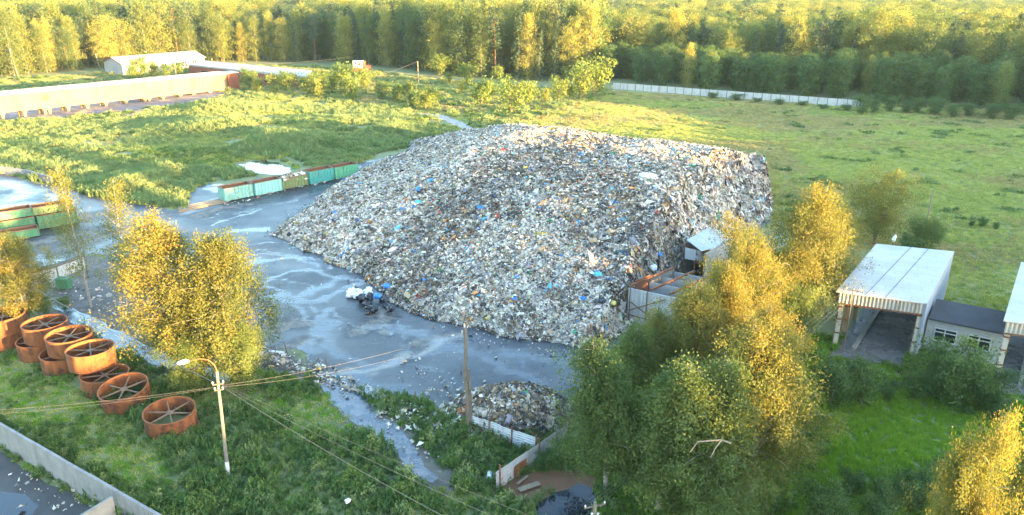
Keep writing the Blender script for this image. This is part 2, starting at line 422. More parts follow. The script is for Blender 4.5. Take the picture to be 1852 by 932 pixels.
c = m.mix(m.attr('red')[2], c, m.mix(n3, (.2, .09, .045), (.13, .07, .04)))
m.base(c); m.set('Roughness', .9)
m.bump(n3, .5, .15)
me = np_mesh('ground', np.stack([gx, gy, gzv], 1), gf, m.m, {'soil': soil, 'gsoil': gsoil, 'heap': np.clip(hz, 0, 1), 'red': red}, True)
setp(link('ground', me), kind='structure')
b = MB(); b.add([(-6000, -500, -.6), (6000, -500, -.6), (6000, 9000, -.6), (-6000, 9000, -.6)], [(0, 1, 2, 3)])
setp(b.build('terrain', worn('forest_floor', (.05, .065, .03), (.08, .09, .04), .02, .95, 0)), kind='structure')

# yard of old concrete, wet in places
yx, yy, yf = grid(-135, 75, 55, 170, .35)
ins = yard_in(yx, yy)
keep = ins[yf].all(1); yf = yf[keep]
used, inv = np.unique(yf, return_inverse=True); yx, yy = yx[used], yy[used]; yf = inv.reshape(-1, 4)
def strokes(lst):
    r = np.zeros(yx.shape)
    jx = (fbm(yx * .3, yy * .3, 21, 4) - .5) * 4; jy = (fbm(yx * .3, yy * .3, 25, 4) - .5) * 4
    for pts, wd in lst:
        d = dpoly(yx + jx, yy + jy, [tuple(P(*q).xy) for q in pts]); r = np.maximum(r, sstep(wd * 1.35, 0, d))
    return r
WET = [([(480, 540), (560, 545), (640, 520)], 1.0), ([(590, 560), (570, 600), (600, 635), (660, 665)], 1.6), ([(500, 530), (560, 575), (600, 580)], 1.0), ([(440, 466), (500, 458), (560, 464), (600, 485)], .8), ([(450, 500), (500, 530), (570, 540), (650, 512)], .8), ([(470, 510), (560, 490), (640, 512)], 1.2),
       ([(450, 475), (540, 462), (560, 480)], 1.2), ([(420, 420), (480, 418)], 1.5), ([(430, 385), (520, 365), (600, 335)], 1.6), ([(410, 400), (470, 380)], 1.0),
       ([(0, 330), (60, 345), (20, 362)], 5.0), ([(80, 352), (130, 375)], 1.5), ([(0, 375), (40, 370)], 4), ([(66, 475), (112, 470)], 3.0), ([(70, 465), (100, 480)], 2.2), ([(640, 680), (700, 700), (740, 715)], 1.8),
       ([(160, 520), (205, 478)], 1.3), ([(385, 335), (440, 322)], 2.0), ([(330, 325), (390, 345)], 1.6), ([(660, 590), (760, 600), (860, 640)], 1.5), ([(930, 640), (1040, 650)], 2.5), ([(860, 640), (960, 690)], 2.0), ([(540, 540), (620, 500)], 1.5), ([(680, 285), (640, 300)], 2), ([(560, 600), (560, 640)], 1.2)] + [(q, .3) for q in ([(640, 665), (760, 645), (860, 610)], [(600, 660), (720, 655), (840, 625), (900, 590)], [(470, 500), (560, 520), (650, 600)], [(455, 520), (540, 535), (610, 600)], [(690, 570), (730, 640), (800, 700)], [(720, 575), (760, 650), (830, 710)], [(420, 440), (540, 440), (600, 480)], [(410, 455), (520, 455), (590, 500)], [(880, 630), (960, 700)], [(900, 620), (1000, 690)], [(360, 400), (520, 350), (660, 320)], [(380, 410), (540, 360), (640, 330)])]
DRY = [([(470, 600), (540, 580)], 2.2), ([(520, 630), (560, 615)], 1.6), ([(640, 600), (700, 575)], 2.0), ([(690, 560), (700, 600)], 1.4), ([(560, 580), (490, 590)], 1.6), ([(760, 620), (830, 610)], 1.2),
       ([(350, 390), (450, 370)], 2.0), ([(100, 400), (190, 390)], 3), ([(60, 440), (160, 420)], 3), ([(120, 450), (170, 430)], 2.5), ([(300, 390), (250, 410)], 3)]
CRACK = [([(560, 690), (660, 670), (760, 640), (840, 610)], .6), ([(140, 390), (100, 405)], .5), ([(420, 350), (330, 385)], 1.4)]
m = NT('yard_concrete'); v = m.pos()
wet = m.attr('wet')[2]; dry = m.attr('dry')[2]
n1 = m.noise(v, .09, 6, .62); n2 = m.noise(v, .8, 6, .68); n3 = m.noise(v, .22, 6, .6, (1, 2.4, 1)); n4 = m.noise(v, 3.2, 5, .75)
c = m.mix(m.ramp(n1, [(.38, 0), (.62, 1)]), (.019, .024, .032), (.04, .045, .053))
c = m.mix(m.ramp(n2, [(.5, 0), (.75, .7)]), c, (.10, .094, .085))
c = m.mix(m.ramp(n4, [(.62, 0), (.74, .6)]), c, (.19, .185, .175))
c = m.mix(m.ramp(m.math('ADD', m.math('MULTIPLY', dry, .55), m.math('ADD', m.math('MULTIPLY', m.math('SUBTRACT', n2, .5), 1.3), m.math('MULTIPLY', m.math('SUBTRACT', n4, .5), .5))), [(.22, 0), (.62, .75)]), c, (.2, .18, .145))
c = m.mix(m.attr('crack')[2], c, (.24, .22, .19))
mpr = m.n('ShaderNodeMapping'); mpr.inputs['Rotation'].default_value = (0, 0, -.75); mpr.inputs['Scale'].default_value = (.35, 2.2, 1); m.l(v, mpr.inputs[0])
n5 = m.noise(mpr.outputs[0], .8, 8, .75)
wf = m.ramp(m.math('ADD', m.math('ADD', m.math('MULTIPLY', wet, .55), m.math('MULTIPLY', m.math('ADD', m.math('SUBTRACT', n3, .5), m.math('ADD', m.math('SUBTRACT', n4, .5), m.math('SUBTRACT', n2, .5))), .4)), m.math('MULTIPLY', m.math('SUBTRACT', n5, .5), 1.0)), [(.26, 0), (.72, 1)])
c = m.mix(wf, c, m.mix(.5, c, (.045, .06, .078)))
m.base(c)
rr = m.math('SUBTRACT', m.math('ADD', .42, m.math('MULTIPLY', n2, .3)), m.math('MULTIPLY', m.ramp(n1, [(.35, 0), (.6, 1)]), .14))
rr = m.math('ADD', rr, m.math('MULTIPLY', dry, .35))
o = m.n('ShaderNodeMix', data_type='FLOAT'); m.l(wf, o.inputs[0]); m.l(rr, o.inputs[2]); o.inputs[3].default_value = .06
m.set('Roughness', o.outputs[0]); m.b.inputs['Specular IOR Level'].default_value = .5
bp = m.n('ShaderNodeBump'); bp.inputs['Distance'].default_value = .04
m.l(n2, bp.inputs['Height']); m.l(m.math('MULTIPLY', m.math('SUBTRACT', 1.0, wf), .25), bp.inputs['Strength']); m.l(bp.outputs[0], m.b.inputs['Normal'])
me = np_mesh('concrete_yard', np.stack([yx, yy, np.full(yx.shape, .03)], 1), yf, m.m, {'wet': strokes(WET), 'dry': strokes(DRY), 'crack': strokes(CRACK) * .8})
setp(link('yard', me), kind='structure')

def ribbon(name, pts, widths, z, mat, kind='structure', step=.6, seed=1):
    P2 = [Vector((*p, 0)) for p in pts]; L = []; W = []
    for i in range(len(P2) - 1):
        n = max(2, int((P2[i + 1] - P2[i]).length / step))
        for k in range(n): L.append(P2[i].lerp(P2[i + 1], k / n)); W.append(widths[i] + (widths[i + 1] - widths[i]) * k / n)
    L.append(P2[-1]); W.append(widths[-1]); vs = []; fs = []
    for i, p in enumerate(L):
        d = (L[min(i + 1, len(L) - 1)] - L[max(0, i - 1)]).normalized(); nrm = Vector((-d.y, d.x, 0))
        a = (.6 + .8 * float(vn(np.array(p.x * .6), np.array(p.y * .6), seed))) * W[i] / 2
        c_ = (.6 + .8 * float(vn(np.array(p.x * .6), np.array(p.y * .6), seed + 9))) * W[i] / 2
        vs += [(*(p + nrm * a).xy, z), (*(p - nrm * c_).xy, z)]
        if i: fs.append((2 * i - 2, 2 * i - 1, 2 * i + 1, 2 * i))
    bb = MB(); bb.add(vs, fs); return setp(bb.build(name, mat), kind=kind)
def blob(name, poly, z, mat, seed=3, sub=5, jit=.5):
    pts = []
    for i in range(len(poly)):
        a = Vector(poly[i]); c_ = Vector(poly[(i + 1) % len(poly)])
        for k in range(sub):
            q = a.lerp(c_, k / sub); pts.append((q.x + (vn(np.array(q.x), np.array(q.y), seed) - .5) * 2 * jit, q.y + (vn(np.array(q.x), np.array(q.y), seed + 1) - .5) * 2 * jit, z))
    bb = MB(); bb.add(pts, [tuple(range(len(pts)))]); return setp(bb.build(name, mat), kind='structure')
m = NT('muddy_water'); v = m.pos(); n = m.noise(v, .9, 6, .65)
m.base(m.mix(m.ramp(n, [(.45, 0), (.65, 1)]), (.05, .06, .07), (.15, .16, .17))); m.set('Roughness', m.ramp(n, [(.42, .06), (.6, .5)])); m.b.inputs['Specular IOR Level'].default_value = .6
M['muddy'] = m.m
ribbon('stream', STREAM, STREAM_W, .034, M['muddy'])
ribbon('ditch_water', DITCH, [1.2, 2.0, 2.4, 2.4, 1.5, .8], .034, M['muddy'], seed=5)
blob('pond', POND, .03, M['pond_water'], jit=.35)
blob('puddle', wpoly([(432, 298), (455, 292), (480, 291), (505, 296), (525, 308), (515, 316), (490, 317), (460, 312), (440, 305)]), .06, M['pond_water'], jit=.8)
blob('road', ROADW, .02, worn('asphalt', (.05, .048, .046), (.085, .08, .075), .5, .75, .4, spot=(.16, .15, .13), spot_lo=.64), jit=.4)
blob('puddle', wpoly([(-60, 890), (5, 888), (45, 895), (75, 915), (60, 935), (20, 960), (-60, 950)]), .026, M['pond_water'], jit=.2)
ribbon('path', PATHL, [3.0, 3.2, 3.6, 3.6, 3.4], 1.0, worn('slab_path', (.5, .47, .42), (.36, .34, .3), .35, .9, .3, spot=(.12, .13, .06), spot_lo=.6), seed=8)
for o in [bpy.data.objects['path']]:
    for vt in o.data.vertices: vt.co.z = float(gz(np.array([vt.co.x]), np.array([vt.co.y]))[0]) + .12

# ------------------------------------------------------------------ vegetation prototypes
def leaf_quads(c, size, rng, aspect=.6, droop=0.0, up=0.0, out=None):
    """one quad per centre: random facing; droop aligns long axis with -z"""
    n = len(c); a = rng.normal(size=(n, 3)); a[:, 2] = a[:, 2] * (1 - droop) - droop * 2.0 + up * 2.0
    a /= np.linalg.norm(a, axis=1)[:, None] + 1e-9
    r = rng.normal(size=(n, 3))
    if out is not None: r = r * .55 + out
    b_ = np.cross(a, r); b_ /= np.linalg.norm(b_, axis=1)[:, None] + 1e-9
    s = (size * rng.uniform(.6, 1.4, n))[:, None] / 2
    A = a * s; B = b_ * s * aspect
    nn = np.cross(a, b_) * s * .25 * rng.normal(size=(n, 1))
    v = np.stack([c - A, c - B * .9 + nn, c + A, c + B * .9 + nn], 1).reshape(-1, 3)
    return v, np.arange(4 * n).reshape(-1, 4)
def tube_np(pts, rad, n=6):
    mb = MB(); mb.tube(pts, list(rad), n, cap=False); return mb
def make_tree(seed, H=14, R=3.2, base=.25, nl=26, leaf=.22, per=16, strand=1.6, twigs=5, shape='birch', lean=.4, stems=1, sig=.3, rad=None, droop=.65, bare=0.0, limb_up=.75):
    """returns (trunk MB, crown verts, faces, tint)"""
    rng = np.random.default_rng(seed); T = MB(); C = []; TN = []
    rad = rad or H * .011
    for st in range(stems):
        az0 = rng.uniform(0, 6.28); spread = (0 if stems == 1 else R * .45)
        top = np.array([math.cos(az0) * spread + rng.normal() * lean, math.sin(az0) * spread + rng.normal() * lean, H * (1 if st == 0 else rng.uniform(.75, .95))])
        k = np.linspace(0, 1, 9); path = np.stack([top[0] * k ** 1.5 + np.sin(k * 5 + st) * .12 * lean, top[1] * k ** 1.5 + np.cos(k * 4 + st) * .12 * lean, top[2] * k], 1)
        T.tube([tuple(p) for p in path], list(rad * (1 - .88 * k)), 7)
        n_l = max(5, nl // stems)
        for i in range(n_l):
            t = base + (1 - base) * (i + rng.uniform(0, 1)) / n_l
            p0 = np.array([np.interp(t, k, path[:, j]) for j in range(3)])
            az = i * 2.4 + rng.uniform(-.5, .5) + az0
            q = (t - base) / (1 - base)
            if shape == 'birch': pr = math.sin(math.pi * min(1, .22 + q * .78)) ** .8 * (1.05 - .35 * q)
            elif shape == 'narrow': pr = (.55 + .45 * math.sin(math.pi * (.15 + .8 * q))) * (1 - q ** 3 * .8)
            elif shape == 'cone': pr = (1 - q) ** .85 + .06
            elif shape == 'pine': pr = math.sin(math.pi * (.15 + .75 * q)) ** .6
            else: pr = math.sqrt(max(.05, 1 - (2 * q - .95) ** 2 * .9))
            L = R * pr * rng.uniform(.65, 1.25)
            upa = {'cone': -.15, 'pine': .25}.get(shape, limb_up) * rng.uniform(.6, 1.3)
            d = np.array([math.cos(az), math.sin(az), upa]); 
            kk = np.linspace(0, 1, 5)[:, None]
            lp = p0 + d * L * kk + np.array([0, 0, -.22 * L]) * kk ** 2
            if shape != 'cone': T.tube([tuple(p) for p in lp], list(rad * .34 * (1 - t * .5) * (1 - .85 * np.linspace(0, 1, 5))), 4)
            if rng.uniform() < bare: continue
            ct = rng.uniform(0, 1)
            for j in range(twigs):
                u = rng.uniform(.3, 1.05) if shape != 'cone' else rng.uniform(.15, 1.05)
                tp = p0 + d * L * u + np.array([0, 0, -.22 * L * u * u]) + rng.normal(size=3) * .18 * R * np.array([1, 1, .6]) * (.5 if shape == 'cone' else 1)
                n = int(per * rng.uniform(.5, 1.5)); sl = strand * rng.uniform(.3, 1.2)
                cc = tp + rng.normal(size=(n, 3)) * sig * np.array([1, 1, .7])
                cc[:, 2] -= rng.uniform(0, 1, n) ** 1.0 * sl
                cc[:, :2] += (tp[:2] - p0[:2]) * .1 * rng.uniform(-1, 1, (n, 1))
                C.append(cc); TN.append(np.clip(ct * .68 + rng.uniform(0, .28, n) + rng.normal() * .12, 0, 1))
    C = np.concatenate(C); TN = np.concatenate(TN); C[:, 2] = np.maximum(C[:, 2], .3)
    o_ = C - np.array([0, 0, H * .42]); o_[:, 2] *= .8; o_ /= np.linalg.norm(o_, axis=1)[:, None] + 1e-6; o_[:, 2] += .15
    v, f = leaf_quads(C, leaf, rng, .62, droop, 0, o_)
    return T, v, f, np.repeat(TN, 4)
def tree_meshes(name, leafm, barkm, **kw):
    T, v, f, t = make_tree(**kw)
    cm = np_mesh(name + '_crown', v, f, leafm, {'tint': t})
    tm = bpy.data.meshes.new(name + '_trunk'); tm.from_pydata(T.v, [], T.f); tm.materials.append(barkm); tm.update()
    return tm, cm
def plant_tree(meshes, name, label, cat, loc, H, H0, group=None, rz=0, wide=1.0):
    o = thing(name, label, cat, loc, group, rz); s = H / H0; o.scale = (s * wide, s * wide, s)
    link('trunk', meshes[0], o); link('crown', meshes[1], o); return o
PROTO = bpy.data.collections.new('prototypes')      # never linked: only read by the scatter nodes
def proto_set(name, meshes):
    c_ = bpy.data.collections.new(name)
    for i, me_ in enumerate(meshes):
        c_.objects.link(bpy.data.objects.new('%s_%02d' % (name, i), me_))
    return c_
def join_tree(name, tm, cm, leafm, barkm):
    nv = len(tm.vertices); a = np.empty(nv * 3, np.float32); tm.vertices.foreach_get('co', a); a = a.reshape(-1, 3)
    b_ = np.empty(len(cm.vertices) * 3, np.float32); cm.vertices.foreach_get('co', b_); b_ = b_.reshape(-1, 3)
    me_ = bpy.data.meshes.new(name)
    fs = [tuple(p.vertices) for p in tm.polygons]
    fc = np.empty(len(cm.polygons) * 4, np.int32); cm.polygons.foreach_get('vertices', fc)
    me_.from_pydata(np.concatenate([a, b_]).tolist(), [], fs + (fc.reshape(-1, 4) + nv).tolist())
    me_.materials.append(barkm); me_.materials.append(leafm)
    me_.polygons.foreach_set('material_index', np.array([0] * len(fs) + [1] * len(cm.polygons), np.int32))
    tt = np.empty(len(cm.vertices), np.float32); cm.attributes['tint'].data.foreach_get('value', tt)
    at = me_.attributes.new('tint', 'FLOAT', 'POINT'); at.data.foreach_set('value', np.concatenate([np.zeros(nv, np.float32), tt]))
    me_.update(); return me_
def scatter(name, pts, rz, sc, ix, coll):
    """one object whose geometry nodes set a prototype on every point"""
    me_ = bpy.data.meshes.new(name); pts = np.asarray(pts, np.float32)
    me_.vertices.add(len(pts)); me_.vertices.foreach_set('co', pts.ravel())
    at = me_.attributes.new('rz', 'FLOAT', 'POINT'); at.data.foreach_set('value', np.asarray(rz, np.float32))
    sc = np.asarray(sc, np.float32)
    if sc.ndim == 1: sc = np.stack([sc] * 3, 1)
    at = me_.attributes.new('sc', 'FLOAT_VECTOR', 'POINT'); at.data.foreach_set('vector', sc.ravel())
    at = me_.attributes.new('ix', 'INT', 'POINT'); at.data.foreach_set('value', np.asarray(ix, np.int32))
    me_.update(); o = link(name, me_)
    g = bpy.data.node_groups.new(name + '_nodes', 'GeometryNodeTree')
    g.interface.new_socket('Geometry', in_out='INPUT', socket_type='NodeSocketGeometry')
    g.interface.new_socket('Geometry', in_out='OUTPUT', socket_type='NodeSocketGeometry')
    gi = g.nodes.new('NodeGroupInput'); go = g.nodes.new('NodeGroupOutput')
    ip = g.nodes.new('GeometryNodeInstanceOnPoints'); ci = g.nodes.new('GeometryNodeCollectionInfo')
    ci.inputs['Collection'].default_value = coll; ci.inputs['Separate Children'].default_value = True; ci.inputs['Reset Children'].default_value = True
    def na(n, t):
        a = g.nodes.new('GeometryNodeInputNamedAttribute'); a.data_type = t; a.inputs['Name'].default_value = n; return a.outputs['Attribute']
    cx = g.nodes.new('ShaderNodeCombineXYZ'); er = g.nodes.new('FunctionNodeEulerToRotation')
    g.links.new(na('rz', 'FLOAT'), cx.inputs[2]); g.links.new(cx.outputs[0], er.inputs[0])
    g.links.new(gi.outputs[0], ip.inputs['Points']); g.links.new(ci.outputs[0], ip.inputs['Instance'])
    ip.inputs['Pick Instance'].default_value = True
    g.links.new(na('ix', 'INT'), ip.inputs['Instance Index']); g.links.new(er.outputs[0], ip.inputs['Rotation'])
    g.links.new(na('sc', 'FLOAT_VECTOR'), ip.inputs['Scale']); g.links.new(ip.outputs[0], go.inputs[0])
    md = o.modifiers.new('scatter', 'NODES'); md.node_group = g
    o['kind'] = 'stuff'; return o
def weed_mesh(name, seed, mat, stalks=7, h=1.0, r=.45, leaves=14, lsize=.2, aspect=.4):
    rng = np.random.default_rng(seed); C = []; TN = []
    for s in range(stalks):
        a = rng.uniform(0, 6.28); q = r * math.sqrt(rng.uniform()); x, y = q * math.cos(a), q * math.sin(a); hh = h * rng.uniform(.55, 1.1) * (1 - .4 * q / r)
        k = rng.uniform(.08, 1, leaves)
        C.append(np.stack([x + rng.normal(size=leaves) * .09, y + rng.normal(size=leaves) * .09, k * hh], 1)); TN.append(np.clip(k * .55 + rng.uniform(0, .4) + rng.normal(size=leaves) * .1, 0, 1))
    C = np.concatenate(C); TN = np.concatenate(TN)
    v, f = leaf_quads(C, lsize, rng, aspect, 0, .35)
    return np_mesh(name, v, f, mat, {'tint': np.repeat(TN, 4)})
def grass_mesh(name, seed, mat, n=70, h=.55, r=.5, wid=.05):
    rng = np.random.default_rng(seed)
    a = rng.uniform(0, 6.28, n); q = r * np.sqrt(rng.uniform(0, 1, n)); x = q * np.cos(a); y = q * np.sin(a)
    hh = h * rng.uniform(.5, 1.2, n) * (1 - .35 * q / r); b_ = rng.uniform(0, 6.28, n); l = rng.normal(size=(n, 2)) * .25 * hh[:, None]
    w_ = wid * rng.uniform(.6, 1.4, n); dx, dy = np.cos(b_) * w_, np.sin(b_) * w_
    v = np.stack([np.stack([x - dx, y - dy, 0 * x], 1), np.stack([x + dx, y + dy, 0 * x], 1), np.stack([x + dx * .7 + l[:, 0] * .6, y + dy * .7 + l[:, 1] * .6, hh * .75], 1), np.stack([x + l[:, 0], y + l[:, 1], hh], 1)], 1).reshape(-1, 3)
    t = np.repeat(np.clip(rng.uniform(.1, .9) + rng.normal(size=n) * .18, 0, 1), 4)
    return np_mesh(name, v, np.arange(4 * n).reshape(-1, 4), mat, {'tint': t})
# ------------------------------------------------------------------ the rubbish mound
TRASH = NT('trash'); TRASH.base(TRASH.attr('col')[0]); TRASH.set('Roughness', .6); TRASH.b.inputs['Specular IOR Level'].default_value = .35
M['trash'] = TRASH.m
PAL = np.array([(.76, .73, .68), (.6, .58, .54), (.44, .43, .41), (.27, .29, .33), (.04, .042, .05), (.10, .085, .07), (.20, .145, .095), (.38, .31, .22), (.55, .46, .34),
                (.04, .22, .62), (.10, .42, .66), (.62, .26, .05), (.05, .3, .16), (.62, .5, .10), (.5, .07, .05)])
PW_A = np.array([.27, .20, .12, .06, .05, .06, .07, .08, .08, .008, .007, .010, .005, .006, .003])
PW_B = np.array([.09, .09, .09, .08, .12, .18, .18, .1, .05, .006, .006, .006, .005, .004, .003])
def bits(name, pos, nor, size, pal_w, seed, parent=None, elong=1.6, tilt=.55, ext=None, hang=None):
    rng = np.random.default_rng(seed); n = len(pos)
    nn = nor + rng.normal(size=(n, 3)) * tilt; nn /= np.linalg.norm(nn, axis=1)[:, None]
    r = rng.normal(size=(n, 3))
    if hang is not None: r = np.where(hang[:, None] > 0, np.stack([np.zeros(n), np.zeros(n), np.full(n, -1.0)], 1) + r * .25, r)
    a = r - (r * nn).sum(1)[:, None] * nn; a /= np.linalg.norm(a, axis=1)[:, None] + 1e-9; b_ = np.cross(nn, a)
    s = size * np.minimum(rng.lognormal(-.05, .5, n), 3.4); el = rng.uniform(.8, elong, n)
    if hang is not None: el = np.where(hang > 0, el * 2.0, el)
    G = np.array([(i, j) for j in (-1, 0, 1) for i in (-1, 0, 1)], float) * .5
    V = np.zeros((n, 9, 3)); jit = rng.normal(size=(n, 9, 2)) * .13; hh = rng.normal(size=(n, 9)) * .22; hh[:, 4] += .25
    for k in range(9):
        V[:, k] = pos + a * ((G[k, 0] + jit[:, k, 0]) * s * el)[:, None] + b_ * ((G[k, 1] + jit[:, k, 1]) * s)[:, None] + nn * (hh[:, k] * s)[:, None]
    Q = np.array([(0, 1, 4, 3), (1, 2, 5, 4), (3, 4, 7, 6), (4, 5, 8, 7)])
    F = (Q[None] + 9 * np.arange(n)[:, None, None]).reshape(-1, 4)
    pw = pal_w / pal_w.sum(-1, keepdims=True)
    cum = np.cumsum(pw, -1); u = rng.uniform(size=n)
    cl = _h(np.floor(pos[:, 0] / .9 + vn(pos[:, 0], pos[:, 1], 3)), np.floor(pos[:, 1] / .9 + vn(pos[:, 0], pos[:, 1], 4)), seed + 1); u = np.where(rng.uniform(size=n) < .4, cl, u)
    ci = (u[:, None] > (cum if cum.ndim == 2 else cum[None])).sum(1).clip(0, len(PAL) - 1)
    c = PAL[ci] * np.array([1, .935, .83]) * rng.uniform(.52, .93, (n, 1)) * (1 + rng.normal(size=(n, 3)) * .05)
    me_ = np_mesh(name, V.reshape(-1, 3), F, M['trash'], cols={'col': np.repeat(np.clip(c, .01, .85), 9, 0)})
    return link(name, me_, parent)
CTRL = [(490, 425, 0), (560, 455, 0), (640, 495, 0), (720, 548, 0), (800, 585, 0), (900, 607, 0), (1000, 627, 0), (1060, 633, 0), (1110, 612, 0), (1133, 585, .3),
        (1400, 392, 0), (1352, 425, 0), (1300, 460, 0), (1240, 510, 0), (1180, 550, 0), (600, 340, 0), (680, 298, 0), (740, 274, .4), (545, 385, 0),
        (790, 250, 3.0), (870, 243, 4.5), (960, 240, 6.0), (1100, 250, 7.5), (1200, 258, 8.2), (1270, 268, 8.4), (1325, 290, 7.8), (1300, 300, 8.3), (1265, 350, 8.2), (1225, 400, 7.8), (1185, 450, 7.0), (1145, 515, 5.2), (1112, 565, 2.6),
        (1360, 330, 4.2), (700, 330, 1.6), (800, 300, 3.4), (900, 290, 5.2), (640, 420, 1.6), (760, 450, 2.8), (900, 420, 4.6), (1000, 350, 6.6), (1100, 330, 7.8), (1000, 500, 4.2), (1090, 450, 6.6), (900, 530, 2.2), (1000, 580, 1.8), (700, 480, 1.3), (1060, 560, 2.9), (800, 380, 3.2)]
cw = np.array([tuple(P(a, b_, z)) for a, b_, z in CTRL])
back = [(cw[i][0] + dx, cw[i][1] + 13, 0) for i, dx in ((19, -8), (20, -3), (21, 0), (22, 3), (23, 4), (24, 8), (25, 12))]
cw = np.concatenate([cw, np.array(back)])
HULL = [tuple(cw[i][:2]) for i in (0, 1, 2, 3, 4, 5, 6, 7, 8, 9, 14, 13, 12, 11, 10)] + [tuple(b_[:2]) for b_ in back[::-1]] + [tuple(cw[i][:2]) for i in (17, 16, 15, 18)]
def pile_z(x, y, rough=True):
    q = lambda ids: [tuple(cw[i][:2]) for i in ids]
    d1 = dpoly(x, y, q((0, 1, 2, 3, 4, 5, 6, 7))); d2 = dpoly(x, y, q((7, 8, 9, 14, 13, 12, 11, 10)))
    d3 = dpoly(x, y, q((0, 18, 15, 16, 17)) + [tuple(back[0][:2])]); d4 = dpoly(x, y, [tuple(b_[:2]) for b_ in back])
    wob = (fbm(x * .09, y * .09, 37) - .5)
    cap = 8.5 + wob * 1.0
    f = [.31 * d1 * (1 + wob * .3) + .1, .3 * d3 + .1, .62 * d4, cap]
    s = -np.log(sum(np.exp(-1.1 * a) for a in f)) / 1.1 + .5
    r_ = (1.75 - 1.0 * np.clip((y - 98) / 22, 0, 1)) * d2 * (1 + (fbm(x * .22, y * .22, 38) - .5) * .8)
    s = -np.log(np.exp(-2.2 * s) + np.exp(-2.2 * r_)) / 2.2
    jx = (fbm(x * .2, y * .2, 31) - .5) * 5; jy = (fbm(x * .2, y * .2, 35) - .5) * 5
    ins_ = inpoly(x + jx * .6, y + jy * .6, HULL); d = dpoly(x + jx * .6, y + jy * .6, HULL + [HULL[0]])
    s = np.maximum(s, .15) * sstep(0, 2.2, d) + .1
    if rough: s = s + ((fbm(x * .16, y * .16, 41, 4) - .5) * .9 + (fbm(x * .8, y * .8, 45, 3) - .5) * .6) * sstep(0, 3, d)
    return np.where(ins_, np.maximum(s, .06), -.3)
px_, py_, pf_ = grid(-52, 62, 68, 196, .6)
pz_ = pile_z(px_, py_)
kp = (pz_[pf_] > 0).any(1); pf_ = pf_[kp]; used, inv = np.unique(pf_, return_inverse=True)
px_, py_, pz_ = px_[used], py_[used], pz_[used]; pf_ = inv.reshape(-1, 4)
m = NT('heap_core'); v = m.pos(); n1 = m.noise(v, 1.8, 6, .7); n2 = m.noise(v, 6, 4, .7)
c = m.mix(m.ramp(n1, [(.3, 0), (.7, 1)]), (.13, .115, .095), (.32, .285, .24)); c = m.mix(m.ramp(n2, [(.5, 0), (.7, 1)]), c, (.46, .44, .4))
m.base(c); m.set('Roughness', .85); m.bump(n2, .6, .15)
mound = thing('rubbish_mound', 'huge mound of mixed household rubbish on the wet concrete yard', 'rubbish mound', tuple(P(900, 450)))
off = np.array(mound.location)
me = np_mesh('heap', np.stack([px_, py_, pz_], 1) - off, pf_, m.m, smooth=True); link('heap', me, mound)
rng = np.random.default_rng(7)
def pile_pts(n, seed):
    r = np.random.default_rng(seed); X = r.uniform(-50, 60, n * 3); Y = r.uniform(68, 192, n * 3)
    # denser near the camera
    keep_ = r.uniform(size=len(X)) < np.clip(95 / np.maximum(Y, 60), 0, 1.2) ** 2 * .9
    X, Y = X[keep_], Y[keep_]; z = pile_z(X, Y); k = z > 0; X, Y, z = X[k][:n], Y[k][:n], z[k][:n]
    e = .5; gx_ = (pile_z(X + e, Y, False) - pile_z(X - e, Y, False)) / (2 * e); gy_ = (pile_z(X, Y + e, False) - pile_z(X, Y - e, False)) / (2 * e)
    gx_ = np.clip(gx_, -2, 2); gy_ = np.clip(gy_, -2, 2)
    nrm = np.stack([-gx_, -gy_, np.ones_like(X)], 1); nrm /= np.linalg.norm(nrm, axis=1)[:, None]
    return X, Y, z, nrm
X, Y, Z, NR = pile_pts(310000, 11)
qx, qy = PX(X, Y, Z)
band = np.exp(-((dpoly(X, Y, [tuple(P(a, b_, 4).xy) for a, b_ in ((1060, 300), (950, 350), (820, 410), (700, 470))]) / 8) ** 2)) * 1.0
brown = np.clip(band + sstep(.5, .75, fbm(X * .07, Y * .07, 51)) * .8 + .1, 0, 1)
PWm = PW_A[None] * (1 - brown[:, None]) + PW_B[None] * brown[:, None]
lightz = sstep(.45, .65, fbm(X * .12, Y * .12, 57)); PWm[:, 0] *= 1 + lightz * 1.2; PWm[:, 4] *= 1.3 - lightz * .8
steep = (NR[:, 2] < .8) & (NR[:, 0] > .2)
pos = np.stack([X, Y, Z + .06], 1) - off
o = bits('loose_rubbish', pos, NR, np.where(Y < 95, .14, .17), PWm, 5, mound, hang=steep.astype(float)); o['kind'] = 'stuff'
k_ = np.random.default_rng(31).permutation(len(X))[:1500]
PWL = np.array([.16, .12, .12, .08, .12, .1, .12, .1, .05, .02, .02, .012, .008, .012, .006])
o = bits('large_scraps', pos[k_] + np.array([0, 0, .08]), NR[k_], np.full(1500, .34), PWL, 8, mound, elong=2.2, tilt=.3); o['kind'] = 'stuff'

